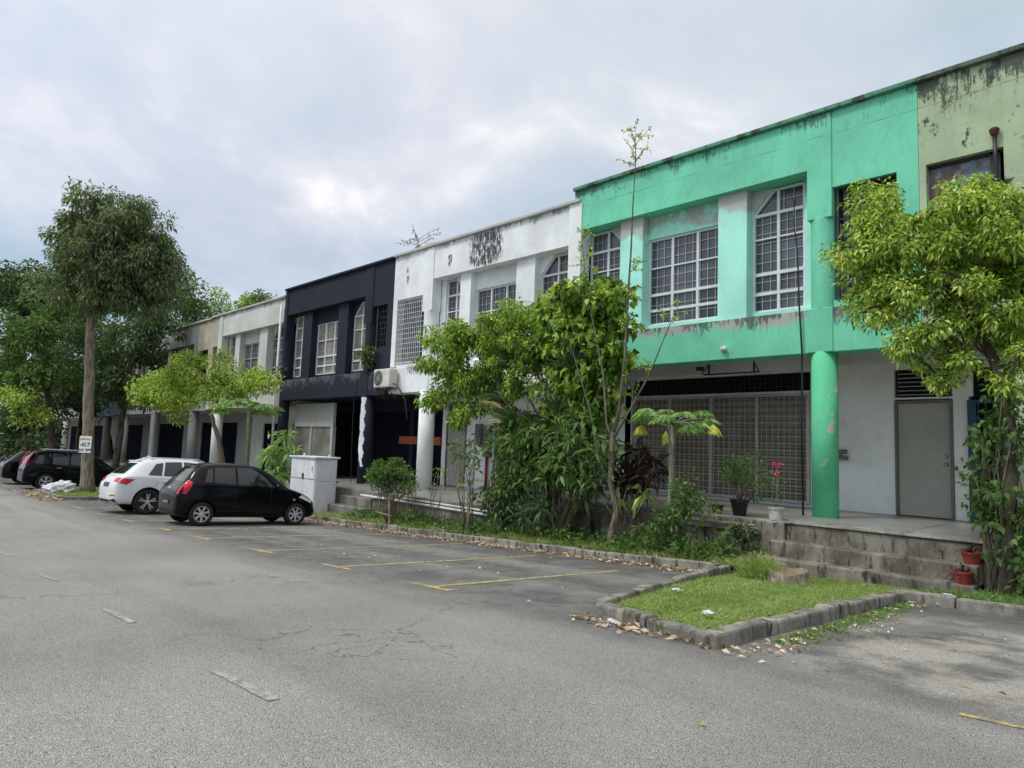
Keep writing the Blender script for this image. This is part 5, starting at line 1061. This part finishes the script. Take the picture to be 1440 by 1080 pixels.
def car(name, label, loc, rz, st, wb, wr, pm, side_windows, rear_win, tails, rims, spokes, w, group='cars parked nose in to the kerb', extra=None, wind=None, stretch=None):
    """st: stations along the length from the rear: (y, zbottom, zbelt, ztop, half width low, half width belt, half width top)"""
    t = thing(name, label, 'car', loc, rz, group, (-.04, -.028 if loc[0] > -20 else -.012))
    V = []; nr = 0
    for (y, zb, zl, zt, wl, wbt, wt_) in st:
        h = [(0, zb), (wl*.8, zb), (wl*.97, zb+.05), (wl, zb+(zl-zb)*.45), (wbt, zl-.04), (wbt*.985, zl+.01), (wbt*.5+wt_*.5, zl+(zt-zl)*.5), (wt_, zt-.045 if zt-zl > .1 else zt-.02), (wt_*.86, zt-.004), (wt_*.45, zt+.018), (0, zt+.024)]
        ring = [(x, y, z) for x, z in h]+[(-x, y, z) for x, z in h[-2:0:-1]]; nr = len(ring); V += ring
    n = len(st); F = [(i*nr+k, i*nr+(k+1) % nr, (i+1)*nr+(k+1) % nr, (i+1)*nr+k) for i in range(n-1) for k in range(nr)]
    F += [tuple(range(nr-1, -1, -1)), tuple(range((n-1)*nr, n*nr))]
    b = MB(); b.add(V, F); body = b.build('body', [M[pm], M['archblack']], t, True, world=False)
    bm = bmesh.new(); bm.from_mesh(body.data)
    cl = bm.edges.layers.float.get('crease_edge') or bm.edges.layers.float.new('crease_edge')
    bm.verts.ensure_lookup_table()
    for e in bm.edges:
        k0, k1 = e.verts[0].index % nr, e.verts[1].index % nr
        if k0 == k1 and k0 in (5, nr-5, 1, nr-1): e[cl] = .55
        if k0 == k1 and k0 in (8, nr-8): e[cl] = .3
    bm.to_mesh(body.data); bm.free()
    ss = body.modifiers.new('s', 'SUBSURF'); ss.levels = 3; ss.render_levels = 3
    dg = bpy.context.evaluated_depsgraph_get(); me = bpy.data.meshes.new_from_object(body.evaluated_get(dg)); bm = bmesh.new(); bm.from_mesh(me); bvh = BVHTree.FromBMesh(bm); bm.free()
    body.modifiers.clear(); body.data = me
    R_ = wr; wx = w-.02
    cut = MB()
    for y in wb:
        for s in (-1, 1): cut.tube([(s*(wx-.30), y, R_), (s*(wx+.4), y, R_)], R_+.055, 36)
    co = cut.build('cut', M['archblack'], t, world=False); bo = body.modifiers.new('b', 'BOOLEAN'); bo.operation = 'DIFFERENCE'; bo.object = co; bo.solver = 'EXACT'
    dg = bpy.context.evaluated_depsgraph_get(); me = bpy.data.meshes.new_from_object(body.evaluated_get(dg)); body.modifiers.clear(); body.data = me; bpy.data.objects.remove(co)
    while len(me.materials) > 2: me.materials.pop()
    if len(me.materials) < 2: me.materials.append(M['archblack'])
    for p in me.polygons:
        c = p.center; a = any(math.hypot(c.y-y, c.z-R_) < R_+.054 for y in wb) and abs(c.x) > wx-.32 and abs(c.x) < wx+.02
        p.material_index = 1 if (a and (abs(p.normal.x) < .55 or abs(c.x) < wx-.2)) or (c.z < st[3][1]+.04) else 0
        p.use_smooth = not a
    def patch(name, poly, axis, m, off=.006, par=t, sub=3, sign=1):
        """a panel laid on the body: poly in (y,z) for side views, in (x,z) for end views"""
        q = bmesh.new(); f = q.faces.new([q.verts.new((0, a, c)) for a, c in poly]); bmesh.ops.triangulate(q, faces=[f]); bmesh.ops.subdivide_edges(q, edges=q.edges[:], cuts=sub, use_grid_fill=True)
        for v in q.verts:
            a, c = v.co.y, v.co.z
            if axis == 'x': o, d = Vector((sign*3, a, c)), Vector((-sign, 0, 0))
            else: o, d = Vector((a, -3*sign if sign > 0 else 9, c)), Vector((0, sign, 0))
            h = bvh.ray_cast(o, d); v.co = (h[0]+h[1]*off*(1 if h[1].dot(d) < 0 else -1)) if h[0] else Vector((sign*w, a, c)) if axis == 'x' else Vector((a, 0, c))
        bmesh.ops.recalc_face_normals(q, faces=q.faces); me_ = bpy.data.meshes.new(name); q.to_mesh(me_); q.free(); me_.materials.append(M[m]); me_.polygons.foreach_set('use_smooth', [True]*len(me_.polygons))
        o_ = bpy.data.objects.new(name, me_); C.objects.link(o_); o_.parent = par; return o_
    for sg in (1, -1):
        for poly in side_windows: patch('side_window', poly, 'x', 'carglass', .006, sign=sg)
    patch('rear_window', rear_win, 'y', 'carglass', .006)
    if wind: patch('windscreen', wind, 'y', 'carglass', .006, sign=-1)
    for nm, poly, axis, m, both in tails:
        for sg in ((1, -1) if both else (1,)):
            pl = poly if axis == 'x' else [(a*sg, c) for a, c in poly]
            patch(nm, pl, axis, m, .011, sign=sg if axis == 'x' else 1)
    # wheels
    for y in wb:
        for sg in (1, -1):
            x = sg*(wx-.11); wh = MB(); wd2 = .105
            wh.lathe([(R_*.66, -wd2*.8), (R_*.7, -wd2), (R_*.93, -wd2), (R_, -wd2*.65), (R_, wd2*.65), (R_*.93, wd2), (R_*.7, wd2), (R_*.66, wd2*.8)], 36, 0, (x, y, R_), 'x'); ty = wh.build('wheel', M['rubber'], t, True, world=False)
            rb = MB(); xo = x+sg*wd2*.72
            rb.lathe([(rims, -.05*sg), (rims, .012*sg), (rims*.92, .016*sg), (rims*.9, -.02*sg)], 36, 0, (xo, y, R_), 'x')
            for k in range(spokes):
                a = 2*PI*k/spokes+.3
                for off_ in ((-.16, .16) if spokes <= 5 else (0,)):
                    u, v_ = math.cos(a+off_), math.sin(a+off_); tx, tz = -v_, u; w0, w1 = (.02, .022) if spokes > 5 else (.010, .017); r0, r1 = rims*.12, rims*.95
                    vs = []
                    for rr, ww in ((r0, w0), (r1, w1)):
                        for q, dx in ((-1, 0), (1, 0), (1, -.03), (-1, -.03)): vs.append((xo+sg*(.006 if rr == r0 else .0)+sg*dx, y+u*rr+tx*ww*q, R_+v_*rr+tz*ww*q))
                    rb.add(vs, [(0, 1, 2, 3), (4, 7, 6, 5), (0, 4, 5, 1), (1, 5, 6, 2), (2, 6, 7, 3), (3, 7, 4, 0)])
            rb.lathe([(0, .012*sg), (rims*.16, .01*sg), (rims*.18, -.02*sg)], 16, 0, (xo, y, R_), 'x'); rb.build('rim', M['alloy'], ty, world=False)
            db = MB(); db.lathe([(0, 0), (rims*.98, 0), (rims*.98, .01), (0, .01)], 28, 0, (xo-sg*.05, y, R_), 'x'); db.build('rim_backing', M['archblack'], ty, world=False)  # plain dark backing disc behind the spokes
    if extra: extra(t, patch)
    t.scale = (CS, CS, CS)
    return t
def seam(patch, a, c, wdt=.009):
    d = Vector((c[0]-a[0], c[1]-a[1])).normalized(); n = Vector((-d.y, d.x))*wdt/2
    for sg in (1, -1): patch('door_seam', [(a[0]+n.x, a[1]+n.y), (c[0]+n.x, c[1]+n.y), (c[0]-n.x, c[1]-n.y), (a[0]-n.x, a[1]-n.y)], 'x', 'archblack', .002, sub=4, sign=sg)
def mirrors(t, y, z, w, m):
    for sg in (1, -1):
        b = MB(); b.lathe([(0, -.05), (.05, -.04), (.075, -.01), (.075, .02), (.06, .035), (0, .035)], 14, 0, (0, 0, 0)); vs = [(sg*(w+.1)+v[0]*1.3, y+v[2], z+v[1]) for v in b.v]; b.v = vs; b.box(*sorted((sg*(w-.06), sg*(w+.06))), y-.015, y+.02, z-.05, z-.02); b.build('mirror', M[m], t, True, world=False)
def handles(t, ys, z, w, m):
    for y in ys:
        for sg in (1, -1): b = MB(); b.box(*sorted((sg*(w-.02), sg*(w+.022))), y-.09, y+.09, z-.014, z+.014); b.build('door_handle', M[m], t, bevel=.008, world=False)

# black hatchback
W = .835
hs = [(0.0, .36, .62, .72, .60, .64, .55), (.05, .25, .78, .86, .74, .75, .62), (.16, .22, .93, 1.00, .81, .79, .66), (.24, .22, .98, 1.12, .825, .80, .63), (.44, .21, 1.0, 1.40, .832, .81, .57), (.62, .2, 1.0, 1.50, .835, .815, .57), (1.15, .2, .98, 1.545, .835, .82, .575), (1.75, .2, .96, 1.54, .835, .82, .57), (2.15, .2, .94, 1.46, .835, .815, .56),
      (2.5, .2, .92, 1.25, .835, .81, .58), (2.8, .2, .90, 1.02, .833, .80, .62), (2.98, .2, .86, .95, .83, .785, .62), (3.3, .2, .78, .86, .815, .75, .58), (3.55, .21, .66, .74, .76, .68, .5), (3.66, .24, .52, .6, .66, .58, .42), (3.7, .32, .46, .52, .5, .45, .3)]
def hatch_extra(t, patch):
    mirrors(t, 2.42, 1.0, .83, 'carblack'); handles(t, (1.02, 1.92), .86, .835, 'carblack')
    seam(patch, (1.40, .36), (1.40, .94)); seam(patch, (2.30, .34), (2.32, .92)); seam(patch, (.9, .9), (.8, .66)); seam(patch, (1.40, .37), (2.30, .35)); seam(patch, (.98, .37), (1.40, .37))
    patch('number_plate', [(-.25, .50), (.25, .50), (.25, .61), (-.25, .61)], 'y', 'plate', .014); patch('number_plate_mark', [(-.19, .535), (.19, .535), (.19, .575), (-.19, .575)], 'y', 'chrome', .017)
    patch('bumper_vent', [(-.6, .28), (.6, .28), (.55, .36), (-.55, .36)], 'y', 'archblack', .008)
    patch('badge', [(-.05, .87), (.05, .87), (.05, .91), (-.05, .91)], 'y', 'chrome', .012)
    patch('side_lamp', [(2.93, .66), (2.99, .66), (2.99, .69), (2.93, .69)], 'x', 'clearlamp', .01)
    b = MB(); b.tube([(0, .7, 1.52), (0, .62, 1.72)], [.006, .003], 6); b.build('aerial', M['archblack'], t, world=False)
    b = MB(); b.box(-.48, .48, .50, .66, 1.425, 1.46); b.build('spoiler', M['carblack'], t, bevel=.014, world=False)
def place(x, y): return (x, y, gz(x, y)+.004)
CX, CY = -15.72, 5.08
car('hatchback', 'small black hatchback parked between the yellow lines, nearest car to the camera', place(CX, CY), R(-1.5), hs, (.62, 3.05), .29, 'carblack',
    [[(.62, 1.06), (.80, 1.05), (.84, 1.40), (.72, 1.38)], [(.84, 1.05), (1.38, 1.02), (1.38, 1.44), (.88, 1.42)], [(1.44, 1.02), (2.36, .985), (2.2, 1.2), (1.98, 1.36), (1.80, 1.44), (1.44, 1.44)]],
    [(-.55, 1.06), (.55, 1.06), (.48, 1.36), (-.48, 1.36)],
    [('tail_lamp', [(.12, .78), (.20, .76), (.31, .94), (.34, 1.06), (.26, 1.08), (.17, .98)], 'x', 'redlamp', True), ('tail_lamp_edge', [(.64, .76), (.73, .76), (.72, 1.04), (.66, 1.08)], 'y', 'redlamp', True), ('head_lamp', [(3.1, .74), (3.5, .58), (3.52, .66), (3.2, .8)], 'x', 'clearlamp', True)],
    .195, 7, W, extra=hatch_extra, wind=[(-.62, 1.0), (.62, 1.0), (.5, 1.36), (-.5, 1.36)])
# white car
W2 = .94
ws = [(0.0, .42, .62, .72, .72, .74, .60), (.05, .30, .84, .92, .86, .86, .74), (.16, .27, 1.0, 1.06, .92, .90, .78), (.30, .26, 1.06, 1.16, .935, .91, .76), (.58, .25, 1.08, 1.44, .94, .92, .66), (.80, .24, 1.07, 1.58, .94, .925, .64), (1.3, .24, 1.06, 1.65, .94, .93, .645), (2.0, .24, 1.05, 1.655, .94, .93, .64), (2.5, .24, 1.04, 1.60, .94, .93, .63),
      (2.95, .24, 1.03, 1.36, .94, .92, .66), (3.3, .24, 1.01, 1.13, .938, .91, .72), (3.5, .24, .98, 1.06, .935, .89, .72), (4.0, .25, .90, .97, .92, .85, .66), (4.4, .26, .76, .84, .86, .77, .56), (4.56, .30, .6, .68, .74, .66, .46), (4.62, .4, .52, .6, .58, .5, .36)]
def suv_extra(t, patch):
    mirrors(t, 2.9, 1.1, .93, 'carwhite'); handles(t, (1.35, 2.3), .96, .94, 'carwhite')
    seam(patch, (1.72, .42), (1.72, 1.03)); seam(patch, (1.15, .98), (1.05, .80)); seam(patch, (1.30, .40), (1.72, .40))
    patch('number_plate', [(-.27, .76), (.27, .76), (.27, .88), (-.27, .88)], 'y', 'plate', .014); patch('reflector', [(.50, .50), (.84, .52), (.84, .555), (.50, .535)], 'y', 'redlamp', .012); patch('reflector', [(-.84, .52), (-.50, .50), (-.50, .535), (-.84, .555)], 'y', 'redlamp', .012)
    patch('bumper_lower', [(-.84, .33), (.84, .33), (.84, .44), (.6, .40), (-.6, .40), (-.84, .44)], 'y', 'archblack', .01)
    b = MB(); b.tube([(0, 1.15, 1.62), (0, 1.05, 1.69), (0, 1.0, 1.67)], [.03, .015, .01], 8); b.build('aerial', M['carwhite'], t, world=False)
    b = MB(); b.box(-.54, .54, .66, .86, 1.515, 1.55); b.build('spoiler', M['carwhite'], t, bevel=.014, world=False)
    for sg in (1, -1): b = MB(); b.tube([(sg*.58, .95, 1.575), (sg*.57, 1.1, 1.645), (sg*.57, 2.3, 1.655), (sg*.57, 2.5, 1.58)], .014, 6); b.build('roof_rail', M['carwhite'], t, world=False)
    b = MB(); b.tube([(.55, .02, .34), (.55, .2, .34)], .045, 12); b.tube([(-.55, .02, .34), (-.55, .2, .34)], .045, 12); b.build('exhaust', M['chrome'], t, world=False)
car('white_car', 'white high riding car with red tail lamps parked beside the black hatchback', place(-19.55, 4.85), R(-1), ws, (.92, 3.73), .365, 'carwhite',
    [[(.86, 1.13), (1.22, 1.12), (1.28, 1.50), (1.08, 1.46)], [(1.28, 1.12), (1.80, 1.11), (1.80, 1.55), (1.34, 1.52)], [(1.86, 1.11), (2.72, 1.09), (2.5, 1.38), (2.22, 1.53), (1.86, 1.55)]],
    [(-.66, 1.14), (.66, 1.14), (.56, 1.46), (-.56, 1.46)],
    [('tail_lamp', [(.06, .90), (.30, .84), (.52, 1.0), (.14, 1.02)], 'x', 'redlamp', True), ('tail_lamp_inner', [(.55, .92), (.86, .90), (.86, 1.03), (.52, 1.02)], 'y', 'redlamp', True)],
    .30, 5, W2, extra=suv_extra, wind=[(-.7, 1.12), (.7, 1.12), (.58, 1.5), (-.58, 1.5)])
# black four wheel drive and its neighbour
bs_ = [(0.0, .42, .66, .76, .74, .76, .66), (.05, .32, .86, .94, .86, .86, .78), (.12, .29, 1.0, 1.10, .89, .88, .78), (.2, .28, 1.05, 1.34, .895, .885, .70), (.36, .28, 1.05, 1.60, .90, .89, .66), (.6, .28, 1.04, 1.67, .90, .89, .66), (1.3, .27, 1.03, 1.70, .90, .89, .66), (2.0, .27, 1.02, 1.69, .90, .89, .655), (2.5, .27, 1.01, 1.62, .90, .89, .65),
       (2.9, .27, 1.0, 1.34, .90, .885, .68), (3.2, .27, .99, 1.10, .90, .87, .74), (3.4, .27, .97, 1.05, .895, .86, .74), (3.9, .27, .92, .99, .885, .83, .7), (4.25, .28, .80, .88, .84, .77, .6), (4.4, .32, .64, .72, .74, .68, .5), (4.46, .42, .56, .64, .6, .54, .4)]
def fwd_extra(t, patch):
    mirrors(t, 2.75, 1.1, .89, 'carblack'); handles(t, (1.25, 2.2), .94, .90, 'chrome'); seam(patch, (1.62, .42), (1.62, 1.0)); seam(patch, (2.6, .42), (2.6, 1.0)); seam(patch, (1.62, .41), (2.6, .41))
    for sg in (1, -1): b = MB(); b.tube([(sg*.58, .6, 1.62), (sg*.57, .75, 1.70), (sg*.57, 2.2, 1.715), (sg*.57, 2.4, 1.62)], .018, 6); b.build('roof_rail', M['alloy'], t, world=False)
    patch('number_plate', [(-.27, .72), (.27, .72), (.27, .84), (-.27, .84)], 'y', 'plate', .014)
fw = [[(.36, 1.10), (.92, 1.09), (.92, 1.52), (.56, 1.52)], [(1.0, 1.09), (1.58, 1.08), (1.58, 1.56), (1.0, 1.55)], [(1.66, 1.08), (2.66, 1.06), (2.4, 1.38), (2.1, 1.54), (1.66, 1.56)]]
ft = [('tail_lamp', [(.04, 1.0), (.14, .98), (.36, 1.56), (.28, 1.58), (.16, 1.3)], 'x', 'redlamp', True), ('tail_lamp_edge', [(.70, 1.0), (.80, 1.0), (.66, 1.5), (.62, 1.5)], 'y', 'redlamp', True)]
car('black_suv', 'black off road car with tall tail lamps parked behind the tall tree', place(-30.6, 4.75), R(-2), bs_, (.85, 3.5), .35, 'carblack', fw, [(-.6, 1.1), (.6, 1.1), (.54, 1.52), (-.54, 1.52)], ft, .23, 5, .90, extra=fwd_extra, wind=[(-.7, 1.1), (.7, 1.1), (.58, 1.5), (-.58, 1.5)])
def far_extra(t, patch):
    mirrors(t, 2.42, 1.0, .83, 'carblack'); handles(t, (1.02, 1.92), .86, .835, 'carblack'); seam(patch, (1.40, .36), (1.40, .94))
car('dark_car', 'dark car cut off by the left edge of the photograph', place(-34.3, 4.65), R(-2), ws, (.92, 3.73), .34, 'carblack',
    [[(.86, 1.13), (1.22, 1.12), (1.28, 1.50), (1.08, 1.46)], [(1.28, 1.12), (1.80, 1.11), (1.80, 1.55), (1.34, 1.52)], [(1.86, 1.11), (2.72, 1.09), (2.5, 1.38), (2.22, 1.53), (1.86, 1.55)]], [(-.66, 1.14), (.66, 1.14), (.56, 1.46), (-.56, 1.46)],
    [], .22, 5, W2, wind=[(-.7, 1.12), (.7, 1.12), (.58, 1.5), (-.58, 1.5)])
